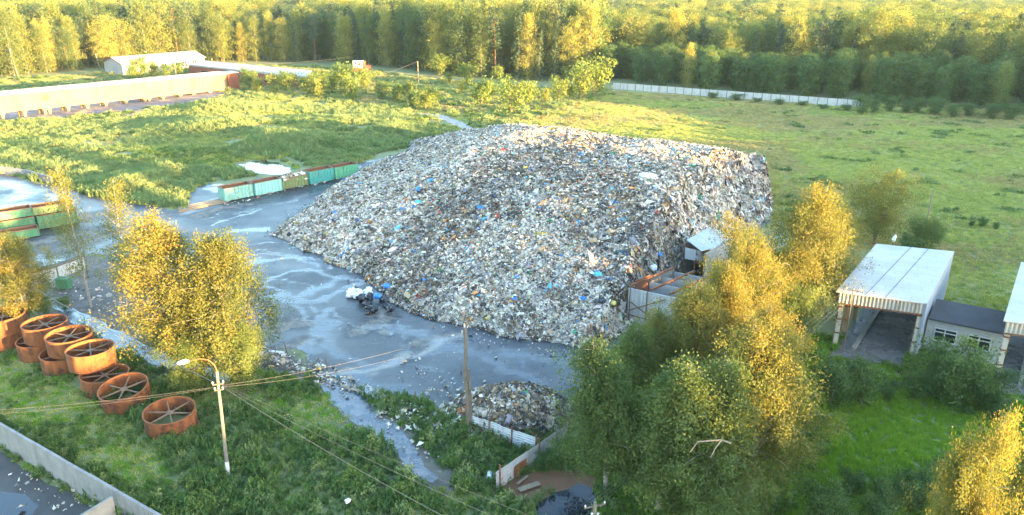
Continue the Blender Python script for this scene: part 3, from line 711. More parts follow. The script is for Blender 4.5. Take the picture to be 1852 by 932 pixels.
def crumple(seed, r=.5, n=10, squash=.7, spike=.25):
    """a closed crumpled bag"""
    rg = np.random.default_rng(seed); vs = []; fs = []
    rows = n // 2 + 1
    ph = rg.uniform(0, 6.28, 6)
    for j in range(rows):
        th = math.pi * (j + .001) / (rows - 1 + .002)
        for i in range(n):
            a = 2 * math.pi * i / n
            k = 1 + spike * (math.sin(3 * a + ph[0] + 2 * th) * .5 + math.sin(5 * a + ph[1]) * .3 + rg.normal() * .35)
            vs.append((r * k * math.sin(th) * math.cos(a), r * k * math.sin(th) * math.sin(a), r * squash * (math.cos(th) * k + .6)))
    for j in range(rows - 1):
        for i in range(n): fs.append((j * n + i, j * n + (i + 1) % n, (j + 1) * n + (i + 1) % n, (j + 1) * n + i)[::-1])
    return vs, fs
def bag(name, label, cat, x, y, z, r, mat, seed, group=None, squash=.7):
    vs, fs = crumple(seed, r, 12, squash); b_ = MB(); b_.add(vs, fs); o = b_.build(name, mat); o.location = (x, y, z)
    return setp(o, label, cat, group)
for nm, cc, rg in (('plastic_blue', (.03, .2, .62), .35), ('plastic_cyan', (.06, .42, .62), .35), ('plastic_black', (.018, .02, .024), .35), ('plastic_white', (.72, .73, .74), .4), ('plastic_orange', (.6, .25, .05), .5), ('plastic_green', (.04, .28, .15), .45), ('plastic_yellow', (.6, .5, .12), .5), ('cardboard', (.4, .28, .17), .9)):
    M[nm] = flat(nm, cc, rg)
def on_pile(px, py):
    z = 3.0
    for _ in range(12): p = P(px, py, z); z = .6 * z + .4 * max(0, float(pile_z(np.array([p.x]), np.array([p.y]))[0]))
    return P(px, py, z)
for i, (px, py, col, r, lab) in enumerate([
    (780, 327, 'plastic_blue', .9, 'bright blue plastic sheet bundle high on the left flank of the rubbish mound'),
    (757, 367, 'plastic_cyan', .7, 'flat light blue bag on the rubbish mound below the bright blue bundle'),
    (606, 386, 'plastic_blue', .6, 'dark blue bag near the left edge of the rubbish mound above an orange scrap'),
    (652, 333, 'plastic_cyan', .6, 'light blue bag at the mound edge beside the containers row'),
    (618, 360, 'plastic_orange', .5, 'orange scrap at the mound edge facing the containers row'),
    (553, 430, 'plastic_orange', .5, 'orange scrap at the lowest left tip of the rubbish mound'),
    (710, 438, 'plastic_blue', .5, 'small blue bag alone amid brown refuse halfway down the mound'),
    (935, 502, 'plastic_blue', .45, 'blue bag low on the mound above an orange box'),
    (860, 531, 'plastic_orange', .5, 'orange box shape low on the front of the mound'),
    (932, 541, 'plastic_blue', .45, 'blue bag closest to the mound foot behind the wooden pole'),
    (1211, 360, 'plastic_blue', .5, 'blue bag at the brink of the steep side of the mound'),
    (1142, 343, 'plastic_orange', .7, 'orange crumpled sheet on the upper plateau of the mound'),
    (1054, 540, 'plastic_blue', .5, 'blue bag on the mound front left of the ruined bay'),
    (1080, 498, 'plastic_cyan', .7, 'cyan tray-like sheet on the mound front near the ruined bay'),
    (1170, 322, 'plastic_white', 1.6, 'long white plastic sheet spread on the upper plateau of the mound'),
    (1072, 437, 'cardboard', .8, 'brown cardboard piece flat on the middle right of the mound'),
    (1108, 549, 'plastic_yellow', .6, 'yellowish sack on the mound beside the ruined bay wall'),
    (1085, 545, 'plastic_black', .9, 'black bag hanging on the mound beside the yellowish sack'),
    (1192, 461, 'plastic_blue', .5, 'blue bag on the steep mound side above the ruined bay'),
    (1270, 292, 'plastic_cyan', .5, 'pale blue scrap on the top rim of the mound near its right crest'),
    (882, 575, 'plastic_yellow', .4, 'pale yellow scrap at the mound foot near the pole'),
    (1040, 600, 'plastic_green', .45, 'small green bag at the mound foot near the shaded birches')]):
    p = on_pile(px, py); bag('rubbish_bag', lab, 'rubbish bag', p.x, p.y, p.z - .1, r * .75, M[col], 100 + i, None, .45 if r > .8 else .6)
r2 = random.Random(4)
for i in range(16):
    p = P(r2.uniform(630, 672), r2.uniform(527, 545)); bag('rubbish_bag', 'white rubbish bag in the pale spill at the mound foot beside black bags', 'rubbish bag', p.x, p.y, r2.uniform(0, .35), r2.uniform(.3, .5), M['plastic_white'], 200 + i, 'white bags spilled at the mound foot')
for i in range(18):
    p = P(r2.uniform(652, 712), r2.uniform(540, 568)); bag('rubbish_bag', 'black rubbish bag in the dark spill at the mound foot beside white bags', 'rubbish bag', p.x, p.y, r2.uniform(0, .5), r2.uniform(.35, .6), M['plastic_black'], 240 + i, 'black bags spilled at the mound foot')
for px, py, lab in ((683, 545, 'blue bag among the black bags spilled at the mound foot'), (700, 527, 'bright blue bag just above the black bags spill')):
    p = P(px, py); bag('rubbish_bag', lab, 'rubbish bag', p.x, p.y, .5, .5, M['plastic_blue'], 271)

# small heap behind the tin fence
def small_z(x, y):
    c_ = P(925, 752); dx, dy = (x - c_.x), (y - c_.y); d = np.hypot(dx / 6.2, dy / 4.6)
    z = 2.7 * np.clip(1 - d ** 1.6, 0, 1) + ((fbm(x * .5, y * .5, 61) - .5) * .8) * (d < 1)
    return np.where(d < 1, np.maximum(z, .05), -.3)
hx, hy, hf = grid(-9, 9, 48, 68, .35); hzv = small_z(hx, hy); kp = (hzv[hf] > 0).any(1); hf = hf[kp]; used, inv = np.unique(hf, return_inverse=True)
sm = thing('rubbish_heap', 'small brownish rubbish heap behind the corrugated tin fence', 'rubbish heap', tuple(P(925, 722)))
so_ = np.array(sm.location)
link('heap', np_mesh('heap', np.stack([hx[used], hy[used], hzv[used]], 1) - so_, inv.reshape(-1, 4), bpy.data.materials['heap_core'], smooth=True), sm)
r3 = np.random.default_rng(9); X = r3.uniform(-9, 9, 46000); Y = r3.uniform(48, 68, 46000); Z = small_z(X, Y); k = Z > 0; X, Y, Z = X[k][:16000], Y[k][:16000], Z[k][:16000]
NR = np.stack([X * 0 + r3.normal(size=len(X)) * .3, X * 0 - .3, X * 0 + 1], 1)
o = bits('loose_rubbish', np.stack([X, Y, Z + .05], 1) - so_, NR, np.full(len(X), .165), PW_B * np.array([.7, .7, .8, .6, 1, 1.5, 1.7, 1.4, .8, 1, 1, 1, 1, 1, 1]), 6, sm); o['kind'] = 'stuff'
# litter: along the yard edge, in the soil strip, over the yard
LP = []; LS = []
def along(pts, n, wd, s, seed):
    r = np.random.default_rng(seed); pw = [P(*q) for q in pts]
    for _ in range(n):
        i = r.integers(0, len(pw) - 1); t = r.uniform(); q = pw[i].lerp(pw[i + 1], t); LP.append((q.x + r.normal() * wd, q.y + r.normal() * wd, .08 + abs(r.normal()) * .18)); LS.append(s)
along([(478, 640), (500, 655), (540, 665), (585, 680)], 420, .8, .26, 1); along([(590, 683), (620, 700), (700, 730), (760, 745), (830, 752)], 480, .7, .24, 2)
along([(830, 752), (850, 765), (880, 770)], 120, .6, .3, 3); along([(690, 745), (760, 770), (800, 765)], 140, .8, .28, 4)
along([(130, 500), (200, 560), (300, 620), (420, 660)], 420, 2.2, .28, 5); along([(405, 372), (520, 345), (655, 318)], 140, .5, .35, 6)
along([(90, 380), (150, 385)], 50, 1, .35, 7); along([(500, 430), (640, 500), (800, 592), (1000, 640), (1060, 645)], 260, 1.0, .22, 8)
along([(480, 420), (600, 350), (690, 290)], 160, 1.2, .28, 12); along([(760, 640), (780, 700), (830, 720)], 120, 1.6, .25, 9); along([(700, 745), (740, 790), (770, 845)], 60, 1, .25, 10); along([(20, 870), (90, 900), (130, 920)], 60, .8, .22, 13)
r4 = np.random.default_rng(12)
for _ in range(500):
    q = P(r4.uniform(350, 1050), r4.uniform(390, 730)); LP.append((q.x, q.y, .06)); LS.append(.14)
LP = np.array(LP); yi = np.ones(len(LP), bool)
o = bits('litter', LP, np.tile([0, 0, 1.0], (len(LP), 1)), np.array(LS) * .55, PW_A * np.array([.7] + [1] * 14), 15, None, tilt=.4); o['kind'] = 'stuff'
o['label'] = 'scattered paper and plastic litter over yard and its edge'
for i, (q, a, ln, lab) in enumerate([((668, 722), .6, 2.6, 'pale corrugated sheet lying bent on the yard edge debris'), ((640, 708), .5, 3.0, 'long weathered board lying in the debris beside the bent sheet'), ((735, 742), .1, 4.2, 'long flat grey board along the yard edge near the small post'), ((500, 640), .2, 1.8, 'white broken board on the debris under the big birch')]):
    p = P(*q); b_ = MB()
    if i == 0: d1 = Vector((math.cos(-a), math.sin(-a), 0)); d2 = Vector((-d1.y, d1.x, 0)); b_.corr([p + d1 * -1.3 + Vector((0, 0, .5)), p + d1 * 1.3 + Vector((0, 0, .3)), p + d1 * 1.3 + d2 * 1.1 + Vector((0, 0, .25)), p - d1 * 1.3 + d2 * 1.1 + Vector((0, 0, .6))], 10, .04); b_.build('metal_sheet', M['galv'])
    else: b_.box((p.x, p.y, .25), (ln, .35, .05), -a); b_.build('board', M['timber'] if i != 3 else M['white_paint'])
    o = bpy.context.scene.objects[-1]
    o = [x for x in COL.objects][-1]; setp(o, lab, 'board' if i else 'metal sheet')

# ------------------------------------------------------------------ containers
def container(label, loc, rz, L=6.0, W=2.4, H=2.2, mat=None, group=None, fill=False, ribs=8):
    o = thing('waste_container', label, 'container', loc, group, rz); b0 = .18; t = .06
    for nm, c_, d_ in (('side_wall', (L / 2, t / 2, 0), (L, t, H)), ('side_wall', (L / 2, W - t / 2, 0), (L, t, H)), ('end_wall', (t / 2, W / 2, 0), (t, W - 2 * t - .004, H - .01)), ('end_wall', (L - t / 2, W / 2, 0), (t, W - 2 * t - .004, H - .01))):
        q = MB(); q.box((c_[0], c_[1], b0 + H / 2), d_)
        if nm == 'side_wall':
            s = -1 if c_[1] < W / 2 else 1
            for k in range(ribs + 1): q.box((.06 + (L - .12) * k / ribs, c_[1] + s * (t / 2 + .045), b0 + H / 2 - .05), (.1, .09, H - .22))
            if L > 5.5 and H > 1.9: q.box((L / 2, c_[1] + s * (t / 2 + .035), b0 + H * .5), (L - .1, .066, .08))
        else:
            s = -1 if c_[0] < L / 2 else 1
            for k in range(4): q.box((c_[0] + s * (t / 2 + .035), .3 + (W - .6) * k / 3, b0 + H / 2 - .05), (.07, .1, H - .24))
            q.box((c_[0] + s * (t / 2 + .03), W / 2, b0 + H * .55), (.058, W - .3, .1))
        q.build(nm, mat, o, world=False)
    q = MB(); q.box((L / 2, W / 2, b0 + .04), (L - 2 * t - .01, W - 2 * t - .01, .08)); q.build('floor', M['dark_rust'], o, world=False)
    q = MB()
    for yy_, sx in ((-.01, 1), (W + .01, 1)): q.beam((-.02, yy_, b0 + H + .05), (L + .02, yy_, b0 + H + .05), .13, .12)
    for xx_ in (-.01, L + .01): q.beam((xx_, .06, b0 + H + .048), (xx_, W - .06, b0 + H + .048), .13, .116)
    q.build('rim', M['rust_rim'], o, world=False)
    q = MB()
    for yy_ in (t + .012, W - t - .012): q.box((L / 2, yy_, b0 + .1 + (H - .1) / 2), (L - 2 * t - .05, .012, H - .12))
    for xx_ in (t + .012, L - t - .012): q.box((xx_, W / 2, b0 + .1 + (H - .1) / 2), (.012, W - 2 * t - .07, H - .12))
    q.build('inner_lining', M['inner_rust'], o, world=False)
    for yy_ in (.65, W - .65):
        q = MB(); q.box((L / 2, yy_, b0 / 2), (L - .1, .16, b0 - .004)); q.build('skid', M['dark_metal'], o, world=False)
    if fill:
        f_ = np.random.default_rng(3); n = 260
        pp = np.stack([f_.uniform(.3, L - .3, n), f_.uniform(.3, W - .3, n), b0 + H - .25 + f_.normal(size=n) * .12], 1)
        bits('load', pp, np.tile([0, 0, 1.], (n, 1)), np.full(n, .5), PW_A * np.array([3, 2] + [1] * 13), 4, o)['kind'] = 'stuff'
    return o
M['inner_rust'] = worn('inner_rust', (.2, .085, .04), (.14, .06, .03), .6, .9, .2, spot=(.12, .06, .04))
M['rust_rim'] = worn('rust_rim', (.17, .095, .06), (.12, .07, .045), 1, .8, .2)
r0 = P(409, 367); r1 = P(650, 318); dv = (r1 - r0); az = math.atan2(dv.y, dv.x); seg = dv.length / 5
for i, (mt, lab, fl, dh) in enumerate([('teal_pale', 'pale turquoise waste container with green grime at the near end of the row', False, 0), ('teal_clean', 'clean pale turquoise waste container, second in the row', False, 0), ('olive', 'olive green waste container loaded with pale rubbish in the row', True, -.25), ('teal', 'deep teal waste container fourth in the row beside the olive one', False, .2), ('green_row', 'green rusty waste container at the far end of the row by the mound', False, .1)]):
    p = r0 + dv * (i / 5); pv = Vector((-dv.y, dv.x, 0)).normalized()
    p = p + pv * random.Random(i).uniform(-.15, .3); p.z = .04
    container(lab, tuple(p), az + random.Random(i + 9).uniform(-.03, .03), seg - .28, 2.5, 2.3 + dh, M[mt], 'waste containers in a row on the yard', fl)
# stacked green containers at the left
q0 = P(72, 417.5); q1 = P(137, 406); dv = q1 - q0; az = math.atan2(dv.y, dv.x); u = dv.normalized(); pv = Vector((-u.y, u.x, 0))
z0 = .04
GR = 'stacked green waste containers'
container('tall ribbed green waste container under the olive one', (q0.x, q0.y, z0), az, 5.6, 2.4, 2.1, M['green_c'], GR, ribs=7)
p = q0 - u * .35; container('shallow yellowish green container stacked on the tall ribbed one', (p.x, p.y, z0 + 2.38), az, 5.7, 2.4, 1.15, M['green_b'], GR)
p = q0 - u * 6.0 + pv * .3; container('tall dark green container at the picture edge under a shallow one', (p.x, p.y, z0), az, 5.6, 2.4, 2.1, M['green_c'], GR)
p = q0 - u * 6.1 + pv * .35; container('shallow bluish green container stacked on the tall dark green one', (p.x, p.y, z0 + 2.38), az - .02, 5.7, 2.4, 1.2, M['green_a'], GR)
p = q0 - u * 5.6 - pv * 3.4; container('low green container with rusty inside on the ground before the stack', (p.x, p.y, z0), az - .05, 5.0, 2.3, 1.2, M['green_a'], GR)
for i in range(6):
    a = P(322, 384 - i * 1.6, .12); e = P(414, 364.5 - i * 1.2, .12 ); b_ = MB(); off2 = Vector((0, 0, (i % 2) * .12)); b_.beam(a + off2, e + off2, .28, .14)
    setp(b_.build('timber_beam', M['timber']), 'long pale timber beam lying in the stack before the turquoise container', 'beam', 'timber beams before the containers')

# ------------------------------------------------------------------ rusty rings
def ring(label, c, r=2.3, h=1.9, tilt=(0, 0), rz=0, sp=6):
    o = thing('steel_ring', label, 'steel ring', tuple(c), 'rusty steel rings', rot=(tilt[0], tilt[1], rz)); b_ = MB(); t = .07
    b_.lathe([(r, 0), (r, h), (r - t, h), (r - t, 0), (r, 0)], 48); b_.build('shell', M['rust'], o, world=False, smooth=False)
    b_ = MB(); b_.lathe([(r + .03, h - .03), (r + .05, h + .03), (r - t - .01, h + .03), (r - t - .01, h - .03), (r + .03, h - .03)], 48); b_.build('rim', M['rust_edge'], o, world=False)
    b_ = MB(); b_.lathe([(0.001, h - .3), (.32, h - .3), (.32, h - .2), (.001, h - .2)], 12); b_.build('hub', M['rust_bar'], o, world=False)
    for k in range(sp):
        a = 2 * math.pi * k / sp; b_ = MB(); b_.beam((.3 * math.cos(a), .3 * math.sin(a), h - .25), ((r - t) * math.cos(a), (r - t) * math.sin(a), h - .25), .11, .1); b_.build('spoke', M['rust_bar'], o, world=False)
    return o
M['rust_edge'] = worn('rust_edge', (.22, .08, .025), (.16, .055, .018), 2, .8, .2)
RR, RH = 2.12, 1.75
def at(px, py, z): p = P(px, py, z); return p
RINGS = [  # centre of the rim in the photo, height of rim, tilt
    ((306, 741), RH, (.06, .03), 'rusty ring standing alone closest to the street lamp'), ((226, 697), RH + .15, (.10, -.12), 'tilted rusty ring with weeds inside, second from the lamp'),
    ((187, 675), RH - .15, (.03, .04), 'low rusty ring half hidden under a stacked ring, weeds inside'),
    ((162, 630), RH * 2 - .1, (.02, .02), 'rusty ring stacked on top over the weed filled ring'), ((124, 604), RH * 2, (0, -.02), 'upper rusty ring second in the stacked line from the weedy one'),
    ((80, 583), RH * 2, (.01, 0), 'upper rusty ring with pale cross spokes, third in the stacked line'), ((3, 569), RH * 2, (0, 0), 'upper rusty ring under the golden birch at the picture edge'),
    ((128, 652), RH - .05, (0, .02), 'bottom rusty ring peeking out below the second stacked ring'), ((88, 633), RH, (0, 0), 'bottom rusty ring peeking out below the ring with pale spokes'), ((22, 607), RH, (0, 0), 'bottom rusty ring below the one under the golden birch')]
ring_xy = []
for i, (c_, zr, tl, lab) in enumerate(RINGS):
    p = P(c_[0], c_[1], zr)
    if i >= 7: q_ = P(*[((124, 604), (80, 583), (3, 569))[i - 7]][0], RH * 2); p = Vector((q_.x - .7, q_.y - .35, zr))
    ring_xy.append((p.x, p.y)); ring(lab, (p.x, p.y, zr - RH), RR, RH, tl, i * .7)

# ------------------------------------------------------------------ walls, fences
def panel_wall(name, label, cat, pts, h, t, seg_l, mat, cap=None, part='panel', top_in=0, z=0, post=None):
    """a wall of butted panels along world points"""
    o = thing(name, label, cat, tuple(pts[0])); 
    for a, e in zip(pts[:-1], pts[1:]):
        L = (e - a).length; n = max(1, round(L / seg_l)); d = (e - a).normalized(); nr = Vector((-d.y, d.x, 0)) * t / 2
        for k in range(n):
            p, q = a + (e - a) * (k / n) + d * .012, a + (e - a) * ((k + 1) / n) - d * .012; hh = h + random.Random(k + int(L * 10)).uniform(-.02, .02); jz = random.Random(k * 3 + 1).uniform(-.02, .02); nj = nr.normalized() * jz
            b_ = MB(); b_.hexa([p - nr + nj, q - nr + nj, q + nr + nj, p + nr + nj] + [x + Vector((0, 0, hh)) for x in (p - nr * .8 + nj, q - nr * .8 + nj, q + nr * .8 + nj, p + nr * .8 + nj)]); b_.build(part, mat, o)
            if post is not None:
                b_ = MB(); b_.box((p.x - d.x * .012, p.y - d.y * .012, (h + .2) / 2 + a.z), (.2, .26, h + .2), math.atan2(d.y, d.x)); b_.build('post', post, o)
    return o
WH = 2.4
wp = [P(-60, 731, WH), P(0, 763, WH), P(193, 876, WH), P(290, 932, WH), P(330, 956, WH)]
wp = [Vector((p.x, p.y, 0)) for p in wp]
panel_wall('concrete_wall', 'long grey concrete slab wall along the weedy bank above the puddle', 'wall', [wp[0], wp[-1]], WH, .28, 3.6, M['concrete'])
a = P(214, 893, WH); e = P(120, 948, WH); panel_wall('concrete_wall', 'short concrete wall branching off the long slab wall at the bottom edge', 'wall', [Vector((a.x - .3, a.y - .3, 0)), Vector((e.x, e.y, 0))], WH, .26, 4, M['old_concrete'])
a = P(-60, 305); e = P(48, 320); panel_wall('retaining_wall', 'pale low concrete wall before the overgrown bank', 'wall', [a, e], 1.5, .4, 6, M['concrete'])
a = P(50, 321); e = P(96, 334); panel_wall('retaining_wall', 'dark low wall block continuing the pale concrete wall', 'wall', [a, e], 1.6, .5, 4, worn('dark_block', (.16, .16, .17), (.11, .11, .12), .6, .9, .2))
# far concrete fence
a = P(1108, 161); e = P(1330, 178); f_ = P(1568, 196)
panel_wall('concrete_fence', 'long pale concrete panel fence along the dark forest edge', 'fence', [a, e, f_], 2.4, .14, 3.2, M['white_panel'], post=M['dark_metal'])
# left panel fence by the stacked containers
lf = thing('panel_fence', 'broken pale panel fence on dark posts beside the golden birch', 'fence', tuple(P(60, 528)))
A, E_ = P(55, 532), P(108, 518); Bp = P(158, 497)
for k, (a, e, z0_, z1_) in enumerate(((A, E_, .9, 2.6), (P(92, 522), E_, .05, .84), (E_ + Vector((.15, .12, 0)), E_.lerp(Bp, .45), 1.0, 2.6), (E_.lerp(Bp, .47), Bp, 1.0, 2.5))):
    d = (e - a).normalized(); nr = Vector((-d.y, d.x, 0)) * .04
    b_ = MB(); b_.hexa([a - nr + Vector((0, 0, z0_)), e - nr + Vector((0, 0, z0_)), e + nr + Vector((0, 0, z0_)), a + nr + Vector((0, 0, z0_)), a - nr + Vector((0, 0, z1_)), e - nr + Vector((0, 0, z1_)), e + nr + Vector((0, 0, z1_)), a + nr + Vector((0, 0, z1_))]); b_.build('panel', M['white_panel'], lf)
for p in (A, E_, Bp):
    b_ = MB(); b_.box((p.x, p.y + .12, 1.4), (.14, .14, 2.8)); b_.build('post', M['dark_metal'], lf)
b_ = MB(); b_.beam(A + Vector((0, -.02, 2.68)), E_ + Vector((0, -.02, 2.68)), .1, .12); b_.beam(E_ + Vector((0, -.02, 2.68)), Bp + Vector((0, -.02, 2.6)), .1, .12); b_.build('rail', M['dark_rust'], lf)
p = P(118, 522); b_ = MB(); b_.box((p.x, p.y, .75), (1.5, 1.0, 1.3)); b_.box((p.x, p.y, 1.44), (1.6, 1.1, .08)); b_.box((p.x - .5, p.y - .3, .05), (.14, .14, .1)); b_.box((p.x + .5, p.y - .3, .05), (.14, .14, .1))
setp(b_.build('litter_bin', M['green_c']), 'small green bin at the foot of the pale panel fence', 'bin')
# tin fence
def tin(parent, a, e, h, nsh, name='sheet', mat=None):
    d = (e - a); 
    for k in range(nsh):
        p, q = a + d * (k / nsh), a + d * ((k + 1.04) / nsh); j = random.Random(k * 7 + nsh).uniform(-.08, .08)
        nr = Vector((-d.y, d.x, 0)).normalized() * (.02 if k % 2 else -.02)
        b_ = MB(); b_.corr([p + nr + Vector((0, 0, .05)), p + nr + Vector((0, 0, h + j)), q + nr + Vector((0, 0, h + j)), q + nr + Vector((0, 0, .05))], 7, .04); b_.build('sheet', mat or M['tin'], parent)
M['tin'] = worn('tin', (.60, .61, .62), (.48, .49, .51), .8, .5, .1, metal=.25, spot=(.28, .16, .09), spot_lo=.68, streak=(.3, .25, .2))
tf = thing('tin_fence', 'corrugated tin fence holding back the small rubbish heap', 'fence', tuple(P(856, 785)))
a, e = P(845, 778), P(968, 823); tin(tf, a, e, 1.7, 4)
for k in (.02, .33, .66, 1.0): p = a.lerp(e, k); b_ = MB(); b_.beam(p + Vector((0, -.1, -.1)), p + Vector((.05, -.1, 2.0)), .1); b_.build('post', M['dark_rust'], tf)
tf = thing('tin_fence', 'corrugated tin fence with rusty patch running down to the pond', 'fence', tuple(P(897, 887)))
a, e = P(897, 889), P(1030, 797); tin(tf, a, e, 1.75, 5)
d = (e - a).normalized(); nr = Vector((d.y, -d.x, 0))
for k in (.04, .55, .97): p = a.lerp(e, k); b_ = MB(); b_.beam(p + nr * .1 + Vector((0, 0, -.1)), p + nr * .1 + Vector((0, 0, 2.3)), .11); b_.build('post', M['dark_rust'], tf)
p = a.lerp(e, .22); q = a.lerp(e, .38); b_ = MB(); b_.corr([p + nr * .07 + Vector((0, 0, .1)), p + nr * .07 + Vector((0, 0, 1.1)), q + nr * .07 + Vector((0, 0, 1.25)), q + nr * .07 + Vector((0, 0, .2))], 5, .03); b_.build('rusty_sheet', M['rust'], tf)['label'] = 'rust orange patch sheet'
for i, (q, lab) in enumerate([((957, 884), 'weathered board by the orange bank at the pond'), ((945, 872), 'thin plank leaning by the tin fence foot')]):
    p = P(*q); b_ = MB(); b_.box((p.x, p.y, .2), (1.8 - i * .5, .5 - .3 * i, .06), .5 + i * .4); setp(b_.build('plank', M['timber']), lab, 'plank')
p = P(889, 864); bag('rubbish_bag', 'pale blue bag at the end of the tin fence', 'rubbish bag', p.x, p.y, 0, .45, M['plastic_white'], 77)
p = P(630, 918); bag('rubbish_bag', 'small grey white bag lying in weeds at the bottom edge', 'rubbish bag', p.x, p.y, .5, .22, M['plastic_white'], 78)
for i, (b0_, t0_, lab) in enumerate([((592, 672), (592, 646), 'dark short stake on the yard edge beside the birch debris'), ((752, 735), (752, 708), 'dark short stake at the yard edge left of the wooden pole'), ((520, 640), (514, 618), 'leaning dark stake at the yard edge under the birch'), ((490, 625), (487, 606), 'small dark stake nearest the big birch')]):
    p = P(*b0_); h = HT(t0_[1], p.y); b_ = MB(); b_.tube([p, p + Vector(((t0_[0] - b0_[0]) * .04, 0, h))], .06, 6); setp(b_.build('stake', M['dark_metal']), lab, 'stake')

# ------------------------------------------------------------------ elevated gallery and far buildings
gA, gB = P(43, 212), P(325, 175.5)
gd = (gB - gA).normalized(); gn = Vector((gd.y, -gd.x, 0))
ga = gA - gd * 60; L = (P(412, 164) - ga).dot(gd)
zb, zt = HT(190, gA.y), HT(166.5, gA.y)
zb2, zt2 = HT(159.5, (ga + gd * L).y), HT(134, (ga + gd * L).y)
gal = thing('conveyor_gallery', 'long pale elevated gallery on paired concrete legs, lit by the sun', 'gallery', tuple(ga))
W = 3.6
def gp(s, t, z): return ga + gd * s - gn * t + Vector((0, 0, z))
nseg = 14
for k in range(nseg):
    s0, s1 = L * k / nseg + .01, L * (k + 1) / nseg - .01
    za, zb_ = zb + (zb2 - zb) * k / nseg, zb + (zb2 - zb) * (k + 1) / nseg; ta, tb = zt + (zt2 - zt) * k / nseg, zt + (zt2 - zt) * (k + 1) / nseg
    b_ = MB(); b_.hexa([gp(s0, 0, za), gp(s1, 0, zb_), gp(s1, W, zb_), gp(s0, W, za), gp(s0, 0, ta), gp(s1, 0, tb), gp(s1, W, tb), gp(s0, W, ta)]); b_.build('wall_section', M['gallery_wall'], gal)
b_ = MB(); b_.hexa([gp(0, -.25, zt + .01), gp(L, -.25, zt2 + .01), gp(L, W + .25, zt2 + .01), gp(0, W + .25, zt + .01), gp(0, -.25, zt + .3), gp(L, -.25, zt2 + .3), gp(L, W + .25, zt2 + .9), gp(0, W + .25, zt + .9)]); b_.build('roof', M['white_roof'], gal)
b_ = MB(); b_.hexa([gp(0, -.05, zb - .5), gp(L, -.05, zb2 - .5), gp(L, W + .05, zb2 - .5), gp(0, W + .05, zb - .5), gp(0, -.05, zb - .01), gp(L, -.05, zb2 - .01), gp(L, W + .05, zb2 - .01), gp(0, W + .05, zb - .01)]); b_.build('floor_beam', M['orange_beam'], gal)
s_w = (P(82, 205) - ga).dot(gd)
b_ = MB(); b_.hexa([gp(s_w - .9, -.03, zb + .35), gp(s_w + .9, -.03, zb + .35), gp(s_w + .9, .3, zb + .35), gp(s_w - .9, .3, zb + .35), gp(s_w - .9, -.03, zb + 2.2), gp(s_w + .9, -.03, zb + 2.2), gp(s_w + .9, .3, zb + 2.2), gp(s_w - .9, .3, zb + 2.2)]); b_.build('opening', M['dark_rust'], gal)
for qx_ in ((-60, 224), (-20, 219), (3, 216), (43, 211), (78, 206), (86, 205), (122, 201), (160, 197), (196, 193), (231, 188), (259, 183), (266, 182), (294, 179), (325, 175), (350, 172), (378, 168), (400, 165)):
    s = (P(*qx_) - ga).dot(gd)
    for tt in (.35, W - .35):
        b_ = MB(); zz = zb + (zb2 - zb) * s / L - .52; c0 = gp(s, tt, 0); g0 = float(gz(np.array([c0.x]), np.array([c0.y]))[0]) - .1; b_.box((c0.x, c0.y, (zz + g0) / 2), (.75, .75, zz - g0), math.atan2(gd.y, gd.x)); b_.box((c0.x, c0.y, zz - .25), (1.4, .9, .4), math.atan2(gd.y, gd.x)); b_.build('leg', M['orange_beam'] if s < 120 else M['concrete'], gal)
# red end block
eb = thing('end_tower', 'small red brick end tower closing the pale gallery', 'tower', tuple(gp(L, 0, 0)))
b_ = MB(); b_.hexa([gp(L + .3, -.3, zb2 - .9), gp(L + 5.2, -.3, zb2 - .9), gp(L + 5.2, W + .3, zb2 - .9), gp(L + .3, W + .3, zb2 - .9), gp(L + .3, -.3, zt2), gp(L + 5.2, -.3, zt2), gp(L + 5.2, W + .3, zt2), gp(L + .3, W + .3, zt2)]); b_.build('wall', M['brick_red'], eb)
b_ = MB(); b_.hexa([gp(L + .1, -.6, zt2 + .01), gp(L + 5.5, -.6, zt2 + .01), gp(L + 5.5, W + .6, zt2 + .01), gp(L + .1, W + .6, zt2 + .01), gp(L + .1, -.6, zt2 + .3), gp(L + 5.5, -.6, zt2 + .3), gp(L + 5.5, W + .6, zt2 + .6), gp(L + .1, W + .6, zt2 + .6)]); b_.build('roof', M['white_roof'], eb)
for s in (1.2, 4.4):
    for tt in (.3, W - .3): b_ = MB(); c0 = gp(L + s, tt, 0); b_.box((c0.x, c0.y, (zb2 - .91) / 2), (.6, .6, zb2 - .91), math.atan2(gd.y, gd.x)); b_.build('leg', M['orange_beam'], eb)
# warehouse
fc = P(224, 137); fl = P(191, 132.5); zE = HT(116, fc.y); u = (P(345, 125) - fc).normalized(); 
pv = (fl - fc); Lw = 44.0
whs = thing('warehouse', 'old pale warehouse with ribbed gable roof before the birch forest', 'warehouse', tuple(fc))
mid = fc + pv * .5; zR = zE + 2.6
def wq(s, t, z): return fc + u * s + pv * t + Vector((0, 0, z))
b_ = MB(); b_.hexa([wq(0, 0, 0), wq(Lw, 0, 0), wq(Lw, 1, 0), wq(0, 1, 0), wq(0, 0, zE), wq(Lw, 0, zE), wq(Lw, 1, zE), wq(0, 1, zE)])
b_.add([wq(0, 0, zE), wq(0, 1, zE), wq(0, .5, zR - .05), wq(Lw, 0, zE), wq(Lw, 1, zE), wq(Lw, .5, zR - .05)], [(0, 2, 1), (3, 4, 5)]); b_.build('wall', M['white_brick'], whs)
nr_ = 18
for sgn in (0, 1):
    b_ = MB(); e0, e1 = (-.06, .5) if sgn == 0 else (1.06, .5); zd = zE - .25
    b_.corr([wq(-.8, e0, zd), wq(Lw + .8, e0, zd), wq(Lw + .8, e1, zR + .05), wq(-.8, e1, zR + .05)], 40, .07); b_.build('roof', M['white_roof'], whs)
